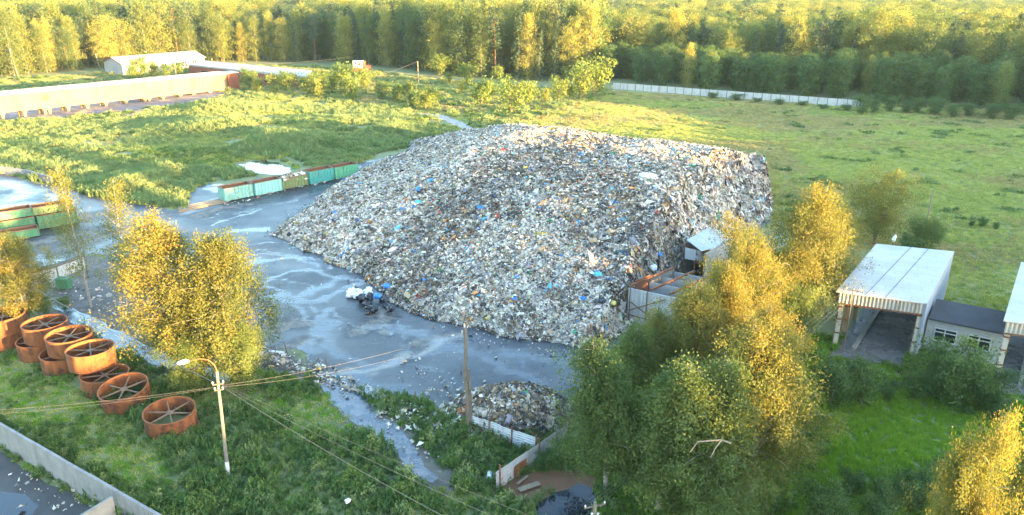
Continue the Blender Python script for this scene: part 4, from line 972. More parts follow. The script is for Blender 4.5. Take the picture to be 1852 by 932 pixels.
b_ = MB(); b_.beam(wq(-.85, 1.04, zE - .1), wq(-.85, .5, zR + .12), .14, .3); b_.beam(wq(-.85, -.04, zE - .1), wq(-.85, .5, zR + .12), .14, .3); b_.build('verge', M['brick_red'], whs)
for k in range(7):
    s = 3 + k * 5.6; b_ = MB(); b_.hexa([wq(s, -.012, 1.6), wq(s + 2.6, -.012, 1.6), wq(s + 2.6, .01, 1.6), wq(s, .01, 1.6), wq(s, -.012, 3.8), wq(s + 2.6, -.012, 3.8), wq(s + 2.6, .01, 3.8), wq(s, .01, 3.8)]); w_ = b_.build('window', M['glass'], whs)
    b_ = MB(); [b_.beam(wq(s + t_, -.016, 1.55), wq(s + t_, -.016, 3.85), .12, .12) for t_ in (0, 1.3, 2.6)]; b_.beam(wq(s, -.02, 2.7), wq(s + 2.6, -.02, 2.7), .12, .1); b_.build('window_frame', M['white_paint'], w_)
b_ = MB(); a_ = Vector(u) * -.05; b_.hexa([wq(-.06, .3, .02), wq(.05, .3, .02), wq(.05, .55, .02), wq(-.06, .55, .02), wq(-.06, .3, 3.6), wq(.05, .3, 3.6), wq(.05, .55, 3.6), wq(-.06, .55, 3.6)]); b_.build('door', M['grey_plaster'], whs)
# low brick building with white roof
zl = HT(122, P(345, 134).y) ; zl = 4.6
rq = [P(338, 119, zl), P(555, 142, zl), P(563, 130, zl), P(369, 112, zl)]
lb = thing('brick_building', 'low red brick building with a wide white flat roof', 'building', (rq[0].x, rq[0].y, 0))
cen = sum(rq, Vector()) / 4
wl = [p.lerp(cen, .03) for p in rq]
b_ = MB(); b_.hexa([Vector((p.x, p.y, 0)) for p in wl] + [Vector((p.x, p.y, zl - .02)) for p in wl]); b_.build('wall', M['brick_red'], lb)
b_ = MB(); b_.hexa([Vector((p.x, p.y, zl)) for p in rq] + [Vector((p.x, p.y, zl + .6)) for p in rq]); b_.build('roof', M['white_roof'], lb)
for k in range(6):
    a = wl[0].lerp(wl[1], .12 + k * .14); e = wl[0].lerp(wl[1], .12 + k * .14 + .07); d = (e - a).normalized(); nr = Vector((d.y, -d.x, 0)) * .05
    b_ = MB(); b_.hexa([Vector((p.x, p.y, 1.4)) for p in (a + nr, e + nr, e - nr, a - nr)] + [Vector((p.x, p.y, 3.1)) for p in (a + nr, e + nr, e - nr, a - nr)]); b_.build('window', M['glass'], lb)
# red cabin on a machine
p = P(655, 131); cb = thing('excavator', 'small red machine with pale cabin at the forest edge', 'excavator', tuple(p))
b_ = MB(); b_.box((p.x, p.y, 1.4), (7, 3, 1.6)); b_.box((p.x + 3, p.y, 2.6), (2.6, 2.8, 1.4)); b_.build('body', M['red_paint'], cb)
b_ = MB(); b_.box((p.x - 1.5, p.y, 3.72), (4.6, 2.8, 3.0)); b_.box((p.x - 1.5, p.y, 5.3), (4.9, 3.1, .14)); b_.build('cabin', M['white_paint'], cb)
for k in (-.9, .6):
    b_ = MB(); b_.box((p.x - 1.5 + k, p.y - 1.42, 4.1), (.9, .06, 1.0)); b_.build('window', M['glass'], cb)
b_ = MB(); b_.box((p.x + 1.3, p.y, 3.9), (1.0, 2.86, 2.4)); b_.build('door_panel', M['red_paint'], cb)
for k in (-1.0, 1.0): b_ = MB(); b_.box((p.x, p.y + k, .35), (7.4, .7, .7)); b_.build('track', M['dark_metal'], cb)
# far apartment blocks over the forest
for i, (px, w_, h_, lab) in enumerate([(1648, 14, 34, 'far pale block above the treetops, first of the distant town'), (1716, 10, 33, 'far small white block between the distant town blocks'), (1768, 20, 35, 'far wide white block in the distant town at the skyline'), (1815, 12, 34, 'far grey block in the distant town by the picture corner')]):
    d_ = 1700; x_ = (px - CX) / FPX * d_ * 1.06; o = thing('apartment_block', lab, 'apartment block', (x_, d_, 0), 'distant apartment blocks')
    b_ = MB(); b_.box((x_, d_, h_ / 2), (w_ * 1.6, 12, h_)); b_.build('wall', M['white_panel'], o); b_ = MB(); b_.box((x_, d_, h_ + .3), (w_ * 1.6 + 1, 13, .6)); b_.build('roof', M['grey_plaster'], o)
    for r_ in range(10):
        b_ = MB(); b_.box((x_, d_ - 6.05, 2 + r_ * 3.1), (w_ * 1.4, .2, 1.3)); b_.build('window_band', M['glass'], o)

# ------------------------------------------------------------------ sheds
def shed(label, roof, feet_in=.35, zr=6.6, right_wall=True, left_wall=False, deep=0):
    A, B, C, D = roof      # front left, front right, back right, back left
    o = thing('open_shed', label, 'shed', (A.x, A.y, 0)); g = lambda p, z: Vector((p.x, p.y, z))
    b_ = MB(); n_ = 3
    b_.hexa([g(A, zr - .12), g(B, zr - .12 - .25), g(C, zr - .12 - .25), g(D, zr - .12), g(A, zr), g(B, zr - .25), g(C, zr - .25), g(D, zr)]); rf = b_.build('roof', M['roof_sheet'], o)
    u = (B - A).normalized(); v_ = (D - A).normalized(); z1 = zr - .13; zd = lambda t: -.25 * t
    b_ = MB()
    for k in (.33, .55): b_.beam(g(A.lerp(B, k), zr + .006 + zd(k)), g(D.lerp(C, k + .12), zr + .006 + zd(k + .06)), .06, .03)
    b_.build('roof_seam', M['dark_metal'], rf)
    a, e = A.lerp(B, .03) + v_ * .45, A.lerp(B, .97) + v_ * .45
    b_ = MB(); b_.corr([g(a, z1 - 1.25), g(e, z1 - 1.5), g(e, z1 - .26), g(a, z1 - .02)], 22, .045); b_.build('fascia', M['galv_fascia'], o)
    b_ = MB(); b_.beam(g(a, z1 - 1.32) + v_ * .2, g(e, z1 - 1.56) + v_ * .2, .2, .3); b_.build('lintel_beam', M['dark_rust'], o)
    nb = 5
    for side, (f0, f1) in enumerate(((A.lerp(B, .06), D.lerp(C, .06)), (A.lerp(B, .94), D.lerp(C, .94)))):
        for k in range(nb):
            p = f0.lerp(f1, .03 + .94 * k / (nb - 1)) + v_ * .5 * (1 if k == 0 else 0); top = zr - .14 + zd(.06 if side == 0 else .94)
            if side == 1 and right_wall and k: continue
            b_ = MB(); b_.box((p.x, p.y, top / 2), (.44, .44, top), math.atan2(u.y, u.x)); cl = b_.build('column', M['column_w'] if k < 1 else M['column_o'], o)
            b_ = MB()
            for zz in (1.6, 3.2, 4.6): b_.box((p.x, p.y, zz), (.5, .5, .16), math.atan2(u.y, u.x))
            b_.build('band', M['rust'], cl)
    if right_wall:
        a, e = A.lerp(B, .985) + v_ * .7, D.lerp(C, .985); d = (e - a).normalized(); nr = Vector((d.y, -d.x, 0)) * .12
        b_ = MB(); zt_ = zr - .39; b_.hexa([g(a + nr, 0), g(e + nr, 0), g(e - nr, 0), g(a - nr, 0), g(a + nr, zt_), g(e + nr, zt_), g(e - nr, zt_), g(a - nr, zt_)]); b_.build('side_wall', M['blue_wall'], o)
    a, e = D.lerp(C, .03), D.lerp(C, .96); nr = v_ * .1
    b_ = MB(); b_.hexa([g(a - nr, 1.5), g(e - nr, 1.5), g(e + nr, 1.5), g(a + nr, 1.5), g(a - nr, zr - .4), g(e - nr, zr - .4), g(e + nr, zr - .4), g(a + nr, zr - .4)]); b_.build('back_wall', M['grey_plaster'], o)
    F = [A.lerp(B, .1) - v_ * 2.5, A.lerp(B, .92) - v_ * 2.5, D.lerp(C, .92), D.lerp(C, .1)]
    b_ = MB(); b_.hexa([g(p, .0) for p in F] + [g(p, .14) for p in F]); b_.build('floor_slab', M['shed_floor'], o)
    b_ = MB(); b_.beam(g(A.lerp(B, .3), .3), g(D.lerp(C, .3), .3), .35, .34); b_.build('kerb', M['old_concrete'], o)
    return o
M['galv_fascia'] = worn('galv_fascia', (.60, .58, .52), (.46, .44, .40), .8, .5, .1, metal=.2, streak=(.3, .2, .12))
M['column_w'] = worn('column_w', (.64, .58, .48), (.52, .46, .38), 1, .8, .2, spot=(.3, .15, .07), spot_lo=.66)
M['column_o'] = worn('column_o', (.48, .3, .17), (.36, .2, .1), 1, .85, .2)
M['blue_wall'] = worn('blue_wall', (.42, .47, .53), (.34, .38, .44), .5, .7, .1, streak=(.28, .3, .33))
m = NT('shed_floor'); v = m.pos(); n1 = m.noise(v, .35, 5, .6); n2 = m.noise(v, 2, 5, .65)
m.base(m.mix(m.ramp(n2, [(.35, 0), (.7, 1)]), (.07, .07, .072), (.16, .155, .15))); m.set('Roughness', m.ramp(n1, [(.4, .12), (.6, .55)])); M['shed_floor'] = m.m
ZR = 6.6
ra = [P(1512, 527, ZR), P(1676, 549, ZR - .25), P(1726, 455, ZR - .25), P(1585, 441, ZR)]
for p in ra: p.z = 0
shed('open drive-through shed with pale sheet roof beside the golden birches', ra)
rb0 = P(1815, 580, ZR); rb3 = P(1847, 474, ZR); rb0.z = rb3.z = 0
uu = (ra[1] - ra[0]); rb = [rb0, rb0 + uu * 1.05, rb3 + uu * 1.05, rb3]
shed('second open shed cut by the picture edge beside the brick annex', rb)
# annex
za, zbk = 3.5, 4.3
q = [P(1678, 578, za), P(1816, 606, za), P(1822, 567, zbk), P(1694, 543, zbk)]; g = lambda p, z: Vector((p.x, p.y, z))
ax = thing('annex', 'low pale brick annex with dark tar roof between the sheds', 'annex', (q[0].x, q[0].y, 0))
d = (q[1] - q[0]).normalized(); d.z = 0; d.normalize(); vv = Vector((-d.y, d.x, 0))
w0, w1 = g(q[0], 0) + vv * .35, g(q[1], 0) + vv * .35; w2, w3 = g(q[2], 0), g(q[3], 0)
b_ = MB(); b_.hexa([w0, w1, w2, w3, g(w0, za - .1), g(w1, za - .1), g(w2, zbk - .12), g(w3, zbk - .12)]); b_.build('wall', M['white_brick'], ax)
b_ = MB(); b_.hexa([g(q[0], za), g(q[1], za), g(q[2], zbk), g(q[3], zbk), g(q[0], za + .16), g(q[1], za + .16), g(q[2], zbk + .16), g(q[3], zbk + .16)]); b_.build('roof', M['tar_roof'], ax)
Lx = (w1 - w0).length
for c_ in (.27, .72):
    cc = w0 + d * Lx * c_; s = 1.0; z0_, z1_ = 1.25, 2.65; o_ = -vv
    b_ = MB(); b_.hexa([cc - d * s + o_ * .03 + Vector((0, 0, z0_)), cc + d * s + o_ * .03 + Vector((0, 0, z0_)), cc + d * s + vv * .1 + Vector((0, 0, z0_)), cc - d * s + vv * .1 + Vector((0, 0, z0_)), cc - d * s + o_ * .03 + Vector((0, 0, z1_)), cc + d * s + o_ * .03 + Vector((0, 0, z1_)), cc + d * s + vv * .1 + Vector((0, 0, z1_)), cc - d * s + vv * .1 + Vector((0, 0, z1_))]); wn = b_.build('window', M['glass'], ax)
    b_ = MB(); f0 = cc + o_ * .06
    for k in (-s, -.06, s): b_.beam(f0 + d * k + Vector((0, 0, z0_ - .05)), f0 + d * k + Vector((0, 0, z1_ + .05)), .1, .1, tuple(vv))
    for zz in (z0_, z1_ - .4, z1_): b_.beam(f0 - d * (s - .05) + o_ * .01 + Vector((0, 0, zz)), f0 + d * (s - .05) + o_ * .01 + Vector((0, 0, zz)), .09, .1)
    b_.build('window_frame', M['white_paint'], wn)
    b_ = MB(); b_.beam(cc - d * (s + .1) + o_ * .14 + Vector((0, 0, z0_ - .12)), cc + d * (s + .1) + o_ * .14 + Vector((0, 0, z0_ - .12)), .2, .06); b_.build('sill', M['concrete'], wn)

# ------------------------------------------------------------------ ruined bay
O = P(1134, 580); zt = 4.1
fr = P(1176, 590) - O; bk = (P(1262, 491, zt) - P(1184, 524, zt)); uf = fr.normalized(); vb = bk.normalized()
RW = 5.6; RL = bk.length
rq = lambda s, t, z: O + uf * s + vb * t + Vector((0, 0, z))
ru = thing('ruined_bay', 'roofless concrete bay at the mound foot with rusty frame', 'ruin', tuple(O))
def rwall(a, e, z0, z1, t=.2, nm='wall_panel', mat='old_concrete', par=ru):
    d = (e - a).normalized(); nr = Vector((d.y, -d.x, 0)) * t / 2; b_ = MB(); Z = lambda p, z: Vector((p.x, p.y, z))
    b_.hexa([Z(a + nr, z0), Z(e + nr, z0), Z(e - nr, z0), Z(a - nr, z0), Z(a + nr, z1), Z(e + nr, z1), Z(e - nr, z1), Z(a - nr, z1)]); return b_.build(nm, M[mat], par)
M['pale_panel'] = worn('pale_panel', (.58, .60, .62), (.47, .49, .51), .5, .8, .15, streak=(.3, .28, .26))
for k in range(3): rwall(rq(.02 + k * RW / 3, 0, 0), rq((k + 1) * RW / 3 - .02, 0, 0), 0, zt, .16, 'front_panel', 'pale_panel')
n_ = 5
for k in range(n_):
    rwall(rq(RW, .15 + RL * k / n_, 0), rq(RW, RL * (k + 1) / n_ - .05, 0), 0, zt - .1 - .12 * (k % 2), .22, 'side_panel', 'old_concrete')
    b_ = MB(); p = rq(RW + .24, RL * k / n_ + .1, 0); b_.box((p.x, p.y, zt / 2), (.24, .24, zt + .3), math.atan2(vb.y, vb.x)); b_.build('post', M['old_concrete'], ru)
rwall(rq(0, 1.2, 0), rq(0, RL * .45, 0), 0, zt + .6, .12, 'rusty_panel', 'dark_rust')
rwall(rq(0, RL * .47, 0), rq(0, RL, 0), 0, zt + .1, .18, 'back_panel', 'old_concrete')
for t_ in (.42, .7, .99): rwall(rq(.2, RL * t_, 0), rq(RW - .2, RL * t_, 0), 0, zt - .2, .15, 'cross_wall', 'grey_plaster')
for s_ in (.04, RW * .45, RW * .85):
    b_ = MB(); b_.beam(rq(s_, .2, zt + .25), rq(s_, RL, zt + .3), .22, .24); b_.build('roof_beam', M['dark_rust'], ru)
b_ = MB()
for x0, z0_, x1, z1_ in ((.3, .4, .3, zt + .6), (RW * .42, 0, RW * .42, zt + .9), (.2, 2.6, RW * .42, 1.5), (.2, 1.4, RW * .8, zt - .4), (.2, .9, RW * .7, .8)): b_.beam(rq(x0, -.2, z0_), rq(x1, -.2, z1_), .1, .08)
b_.build('scaffold', M['dark_rust'], ru)
# roofed part behind
ru2 = thing('sheet_roof_shelter', 'ruined shelter with torn pale sheet roof leaning on the mound', 'shelter', tuple(rq(0, RL, 0)))
zt2 = 5.6
rr = [P(1242, 434, zt2), P(1275, 459, zt2 - .3), P(1330, 426, zt2 - .3), P(1283, 411, zt2)]
for k in range(5):
    a0, a1 = rr[0].lerp(rr[3], k / 5), rr[0].lerp(rr[3], (k + .985) / 5); e0, e1 = rr[1].lerp(rr[2], k / 5), rr[1].lerp(rr[2], (k + .985) / 5)
    if k == 0: e0 = a0.lerp(e0, .82); e1 = a1.lerp(e1, .93)
    b_ = MB(); b_.slab([a0, e0, e1, a1], .06); b_.build('roof_sheet', M['roof_sheet'], ru2)
for (a, e) in ((rr[1], rr[2]), (rr[0], rr[3]), (rr[3], rr[2])):
    c_ = (rr[0] + rr[2]) / 2; a2, e2 = a.lerp(c_, .04), e.lerp(c_, .04); rwall(a2, e2, 0, zt2 - .45, .16, 'wall', 'grey_plaster', ru2)
for k, p in enumerate((rr[0], rr[1], rr[0].lerp(rr[1], .5))):
    p = p.lerp((rr[0] + rr[2]) / 2, .03); b_ = MB(); b_.box((p.x, p.y, (zt2 - .4) / 2), (.16, .16, zt2 - .4)); b_.build('post', M['dark_rust'], ru2)
b_ = MB()
for k in range(7): p = rr[0].lerp(rr[1], k / 7); b_.beam(Vector((p.x, p.y, zt2 - 2.2)), Vector((p.x, p.y, zt2 - .4)), .06)
for zz in (1.0, 1.5, 2.1): b_.beam(Vector((rr[0].x, rr[0].y, zt2 - zz)), Vector((rr[0].lerp(rr[1], .86).x, rr[0].lerp(rr[1], .86).y, zt2 - zz)), .06)
b_.build('lattice', M['dark_rust'], ru2)
a, e = P(1257, 466, 4.2), P(1277, 462, 4.2); b_ = MB(); b_.slab([a, P(1272, 472, 3.9), P(1284, 464, 4.1), P(1266, 456, 4.6)], .05); setp(b_.build('hanging_sheet', M['roof_sheet'], ru2))
b_ = MB(); a = P(1238, 468, 3.6); b_.slab([a, a + uf * 2, a + uf * 2 + Vector((0, 0, 1.4)), a + Vector((0, 0, 1.5))], .05, (0, 1, 0)); b_.build('loose_panel', M['pale_panel'], ru2)
p = P(1210, 494, 3.0); bag('rubbish_bag', 'white round bag lying inside the roofless bay', 'rubbish bag', p.x - 2.0, p.y - .2, 3.6, .5, M['plastic_white'], 81)
for i, (q_, mt, s, lab) in enumerate([((1113, 585), 'green_c', 1.0, 'dark green box by the pale front panels of the ruined bay'), ((1093, 597), 'green_row', .85, 'bright green tilted crate at the mound foot by the bay')]):
    p = P(*q_); o = thing('dumped_crate', lab, 'crate', (p.x, p.y, .1), rot=(.12 + i * .3, .1, .4 + i * .4)); b_ = MB()
    for c_, d_ in (((0, -.5, .5), (1.5, .06, 1)), ((0, .5, .5), (1.5, .06, 1)), ((-.72, 0, .5), (.06, .93, 1)), ((.72, 0, .5), (.06, .93, 1)), ((0, 0, .04), (1.37, .93, .06))): b_.box([x * s for x in c_], [x * s for x in d_])
    b_.build('body', M[mt], o, world=False); b_ = MB(); b_.box((0, 0, 1.06 * s), (1.6 * s, 1.16 * s, .08)); b_.build('lid', M['teal'] if i else M['green_a'], o, world=False)

# ------------------------------------------------------------------ poles, lamps and wires
lpb = P(413, 861); hL = HT(672, lpb.y)
lean = P(398, 672, hL) - Vector((lpb.x, lpb.y, hL)); lean = Vector((.35, 0, 0))
lamp = thing('street_lamp', 'concrete street lamp pole with a curved arm among the weeds', 'street lamp', tuple(lpb))
tp = lpb + Vector((.35, 0, hL))
b_ = MB(); b_.tube([lpb + Vector((0, 0, 1.35)) + Vector((.05, 0, 0)), lpb.lerp(tp, .55), tp], [.145, .12, .1], 10); b_.build('pole', M['lamp_pole'], lamp)
b_ = MB(); b_.tube([lpb, lpb + Vector((.05, 0, 1.37))], [.165, .152], 10); b_.build('painted_base', M['whitewash'], lamp)
ax_ = Vector((-1, -.12, 0)).normalized()
arc = [tp + Vector((0, 0, -.5)), tp + Vector((0, 0, .15)), tp + ax_ * .12 + Vector((0, 0, .6)), tp + ax_ * .5 + Vector((0, 0, 1.0)), tp + ax_ * 1.1 + Vector((0, 0, 1.12)), tp + ax_ * 1.9 + Vector((0, 0, .98))]
b_ = MB(); b_.tube(arc, .05, 8); b_.build('arm', M['rust_edge'], lamp)
hd = arc[-1]; b_ = MB(); b_.tube([hd - ax_ * .1, hd + ax_ * .05, hd + ax_ * .35 + Vector((0, 0, -.05)), hd + ax_ * .7 + Vector((0, 0, -.13)), hd + ax_ * .85 + Vector((0, 0, -.17))], [.05, .12, .19, .15, .04], 10); b_.build('lamp_head', M['lamp_glass'], lamp, smooth=True)
def arm_ins(parent, p, d, w_=.9, n=2, z=0):
    d = Vector(d).normalized(); b_ = MB(); b_.beam(p - d * w_ / 2, p + d * w_ / 2, .08, .08); b_.build('crossarm', M['dark_metal'], parent)
    for k in range(n):
        q_ = p + d * w_ * ((k / (n - 1)) - .5) * .92; b_ = MB(); b_.tube([q_ + Vector((0, 0, .04)), q_ + Vector((0, 0, .1)), q_ + Vector((0, 0, .16)), q_ + Vector((0, 0, .26))], [.03, .06, .075, .03], 8); b_.build('insulator', M['porcelain'], parent)
arm_ins(lamp, tp + Vector((.02, -.14, -1.0)), (1, .3, 0), .8, 2); arm_ins(lamp, tp + Vector((.02, -.14, -1.5)), (1, .3, 0), .6, 2)
wpb = P(848, 781); hW = HT(592, wpb.y); wpt = wpb + Vector((-.15, 0, hW))
wood = thing('wooden_pole', 'crooked weathered wooden pole between yard edge and small heap', 'pole', tuple(wpb))
b_ = MB(); b_.tube([wpb, wpb + Vector((.02, 0, hW * .3)), wpb + Vector((-.22, 0, hW * .55)), wpb + Vector((-.1, 0, hW * .8)), wpt], [.21, .19, .17, .15, .13], 9); b_.build('shaft', M['pole_wood'], wood)
b_ = MB(); b_.tube([wpb + Vector((.28, .0, 0)), wpb + Vector((.2, 0, hW * .35)), wpb + Vector((.12, 0, hW * .62))], [.13, .12, .1], 8); b_.build('splint', M['pole_wood'], wood)
b_ = MB(); b_.tube([wpt + Vector((0, 0, -.05)), wpt + Vector((0, 0, .12)), wpt + Vector((0, 0, .3))], [.05, .09, .03], 8); b_.build('insulator', M['porcelain'], wood)
b_ = MB(); b_.tube([wpt + Vector((-.22, -.1, -.5)), wpt + Vector((-.22, -.1, -.25))], [.06, .05], 8); b_.build('insulator', M['porcelain'], wood)
def pole(base, topy, label, r=.16, mat='lamp_pole', tip=None, cross=None, lean=0):
    p = P(*base); z0_ = float(gz(np.array([p.x]), np.array([p.y]))[0]); h = HT(topy, p.y); o = thing('utility_pole', label, 'pole', (p.x, p.y, z0_))
    t_ = Vector((p.x + lean, p.y, h)); b_ = MB(); b_.tube([Vector((p.x, p.y, z0_ - .1)), t_], [r, r * .75], 8); b_.build('shaft', M[mat], o)
    if tip == 'lamp': b_ = MB(); b_.tube([t_, t_ + Vector((0, 0, .3)), t_ + Vector((.1, 0, .7)), t_ + Vector((.15, 0, 1.05))], [.06, .26, .22, .05], 8); b_.build('lamp_head', M['lamp_glass'], o)
    if cross: arm_ins(o, t_ + Vector((0, 0, -.35)), cross, 1.5, 3)
    return t_, o
pole((33, 139), 93, 'concrete pole with small lamp before the birch forest at the far left', .2, tip='lamp', lean=-1.0)
pole((181, 127), 97, 'concrete pole with crossarm just left of the old warehouse', .2, cross=(1, 0, 0), lean=-.8)
t755, _ = pole((757, 152), 111, 'lit wooden pole standing alone on the grassy strip by the forest', .2, 'timber')
t663, _ = pole((666, 118), 96, 'leaning lit pole behind the red machine', .2, 'timber', cross=(1, .2, 0))
pole((635, 160), 123, 'lit pole rising out of the golden shrubs', .18, 'timber')
pole((320, 145), 118, 'thin pole with white lamp behind the pale gallery', .14, tip='lamp')
pole((477, 108), 76, 'pole half hidden before the dark forest left of the tall aspens', .2, 'timber')
pole((1676, 402), 343, 'lit wooden pole in the field behind the sheds', .15, 'timber')
tlamp, _ = pole((1604, 500), 438, 'lamp pole with white lamp just behind the shed roof', .09, 'dark_metal', tip='lamp')
tT, oT = pole((1524, 640), 520, 'thin dark pole with crossarm at the front corner of the shed', .08, 'dark_metal', cross=(1, -.4, 0))
ipb = P(1072, 1000); hI = HT(905, ipb.y); ipt, oI = pole((1072, 1000), 908, 'pole top with porcelain insulators at the bottom edge by the pond', .15, 'lamp_pole', cross=(1, .3, 0))
for dx_, dz_ in ((-.5, -.9), (.5, -.9)):
    b_ = MB(); q_ = ipt + Vector((dx_ * .4, -.2, dz_)); b_.tube([q_, q_ + Vector((0, 0, .12)), q_ + Vector((0, 0, .2))], [.04, .09, .03], 8); b_.build('insulator', M['porcelain'], oI)
def wire(a, e, sag, label, r=.02, group=None):
    r = r * .5
    n = 18; pts = []
    for i in range(n + 1):
        t = i / n; p = Vector(a).lerp(Vector(e), t); p.z -= sag * 4 * t * (1 - t); pts.append(p)
    b_ = MB(); b_.tube(pts, r, 5); setp(b_.build('cable', M['wire']), label, 'cable', group)
lt = tp + Vector((0, -.14, -1.2))
def free(px, py, z): return P(px, py, z)
wire(lt + Vector((.3, 0, 0)), free(900, 985, 6.5), .4, 'pale cable running from the lamp pole down to the bottom edge, lowest of three', .028)
wire(lt + Vector((.32, 0, .1)), free(985, 975, 6.8), .35, 'cable from the lamp pole to the bottom edge, between the other two', .018)
wire(lt + Vector((.35, .1, .15)), free(1040, 965, 7.0), .3, 'thin cable from the lamp pole to the bottom edge, highest of three', .016)
wire(lt + Vector((-.3, .1, .3)), P(60, 520, 7), .3, 'cable from the lamp pole up over the rusty rings', .05)
wire(lt + Vector((-.3, .1, -.1)), free(-60, 745, 7.2), .25, 'cable with clips from the lamp pole across the rings to the left edge', .018)
wire(lt + Vector((-.3, .15, -.2)), free(-60, 752, 7.0), .3, 'lower of two cables from the lamp pole to the left edge', .014)
wire(lt + Vector((.3, .1, .05)), wpt + Vector((-.22, -.1, -.3)), .5, 'cable between the lamp pole and the crooked wooden pole', .018)
wire(lt + Vector((.3, .15, -.1)), wpt + Vector((.1, -.1, -.9)), .7, 'lower cable between the lamp pole and the crooked wooden pole', .016)
wire(wpt, P(470, 530, 8.0), .3, 'cable from the wooden pole over the wet yard to the big birch', .016)
for k in range(4):
    wire(ipt + Vector((-.7 + k * .46, .1 * k, -.1)), tT + Vector((-.7 + k * .45, .2 - .1 * k, -.3)), .5, ['upper left cable', 'second cable', 'third cable', 'lower right cable'][k] + ' of the four between the bottom edge pole and the shed pole', .016)
wire(t663 + Vector((0, 0, -.4)), P(480, 115, 9), 1.0, 'far cable sagging from the leaning pole over the white roof', .05)
wire(t755, P(690, 135, 6), .3, 'far cable from the lone lit pole to the red machine', .05)
# ------------------------------------------------------------------ near trees
NB = [tree_meshes('birch_a', M['birch_leaf'], M['birch_bark'], seed=1, H=14, R=3.4, base=.22, nl=58, leaf=.145, per=76, strand=2.1, twigs=9, sig=.22, stems=2),
      tree_meshes('birch_b', M['birch_leaf'], M['birch_bark'], seed=2, H=14, R=3.2, base=.2, nl=52, leaf=.145, per=78, strand=2.4, twigs=9, sig=.22),
      tree_meshes('birch_c', M['birch_leaf'], M['birch_bark'], seed=3, H=14, R=3.8, base=.2, nl=66, leaf=.145, per=84, strand=1.8, twigs=9, sig=.25, stems=3)]
SPB = tree_meshes('birch_sparse', M['birch_leaf'], M['birch_bark'], seed=5, H=14, R=2.2, base=.2, nl=38, leaf=.15, per=26, strand=1.4, twigs=7, sig=.3, bare=.12, limb_up=1.1)
WIL = tree_meshes('willow', M['green_leaf'], M['dark_bark'], seed=6, H=9, R=3.8, base=.1, nl=46, leaf=.18, per=60, strand=1.0, twigs=8, sig=.4, stems=5, shape='round', limb_up=1.0)
POP = tree_meshes('poplar', M['green_leaf'], M['birch_bark'], seed=8, H=13, R=2.6, base=.22, nl=54, leaf=.145, per=84, strand=2.2, twigs=9, sig=.25, shape='narrow', stems=2)
def near(meshes, kind, label, base, topy, H0=14, wide=1.0, rz=0, group=None, cat='tree'):
    p = P(*base); H = HT(topy, p.y); return plant_tree(meshes, kind, label, cat, (p.x, p.y, -.05), H, H0, group, rz, wide)
near(NB[0], 'birch_tree', 'large golden birch with drooping branches before the wet yard', (345, 680), 386, rz=.4, wide=1.3)
near(NB[1], 'birch_tree', 'slimmer golden birch pressed against the large one, nearer the yard', (420, 692), 420, rz=2.0, wide=1.35)
near(SPB, 'birch_tree', 'thin sparse birch with bare lit top nearest the stacked containers', (165, 556), 300, rz=1.0, wide=.85)
near(SPB, 'birch_tree', 'tall sparse birch with bare lit stem between thin and large birches', (240, 578), 325, rz=3.4, wide=.95)
near(NB[2], 'birch_tree', 'golden birch cut by the picture edge above the rusty rings', (58, 600), 416, rz=2.2, wide=1.15)
near(NB[0], 'birch_tree', 'tall golden birch at the back of the row beside the mound', (1425, 600), 332, rz=2.6, wide=1.25)
near(NB[1], 'birch_tree', 'golden birch at the rear right of the row near the shed roof', (1490, 570), 372, rz=4.6, wide=1.2)
near(NB[2], 'birch_tree', 'golden birch crowding the ruined bay in the middle of the row', (1320, 665), 398, rz=.9, wide=.95)
near(NB[1], 'birch_tree', 'half-lit birch between the ruined bay and the dark broken branch', (1240, 770), 512, rz=.2, wide=1.3)
near(NB[0], 'birch_tree', 'bright golden birch beside the green meadow, front of the row', (1355, 905), 590, rz=5.1, wide=1.3)
near(POP, 'birch_tree', 'greenish drooping birch in shade beside the small rubbish heap', (1095, 890), 612, 13, rz=.6, wide=1.25)
near(POP, 'birch_tree', 'shaded green birch behind the pale dead branch', (1190, 930), 640, 13, rz=2.7, wide=1.35)
near(POP, 'birch_tree', 'dim green birch low in the row between half-lit and golden birches', (1265, 960), 665, 13, rz=4.4, wide=1.35)
near(NB[1], 'birch_tree', 'golden birch filling the row behind the half-lit birch', (1290, 740), 480, rz=3.6, wide=1.1)
near(NB[2], 'birch_tree', 'lower golden birch tucked in front of the ruined bay', (1190, 760), 560, rz=1.9, wide=.9)
near(NB[0], 'birch_tree', 'golden birch leaning over the meadow side behind the brightest one', (1385, 800), 545, rz=.3, wide=1.15)
near(POP, 'birch_tree', 'green birch behind the first shaded birch, beside the mound foot', (1140, 790), 578, 13, rz=1.8, wide=1.2)
near(NB[2], 'birch_tree', 'golden birch in the bottom corner beside the meadow', (1700, 1190), 735, rz=3.0, wide=.5)
near(NB[1], 'birch_tree', 'golden birch half outside the picture behind the corner birch', (1785, 1150), 755, rz=1.2, wide=.55)
WILY = tree_meshes('willow_y', M['birch_leaf'], M['dark_bark'], seed=9, H=9, R=3.8, base=.1, nl=46, leaf=.18, per=48, strand=1.0, twigs=8, sig=.32, stems=5, shape='round', limb_up=1.0)
near(WILY, 'willow_tree', 'broad golden topped willow in the field behind the shed', (1580, 442), 320, 9, rz=.3, wide=1.0)
near(WIL, 'willow_tree', 'dark willow filling the gap between the birch row and the shed', (1420, 650), 520, 9, rz=1.3, wide=.8)
near(WIL, 'willow_tree', 'dark bushy willow beneath the half-lit birch at the bottom', (1290, 1010), 880, 9, rz=2.3, wide=1.0)
near(WIL, 'willow_tree', 'green bushy willow under the large golden birch', (440, 716), 590, 9, rz=4.0, wide=.75)
near(WIL, 'willow_tree', 'low green willow at the debris edge beneath the two birches', (352, 716), 608, 9, rz=5.0, wide=.8)
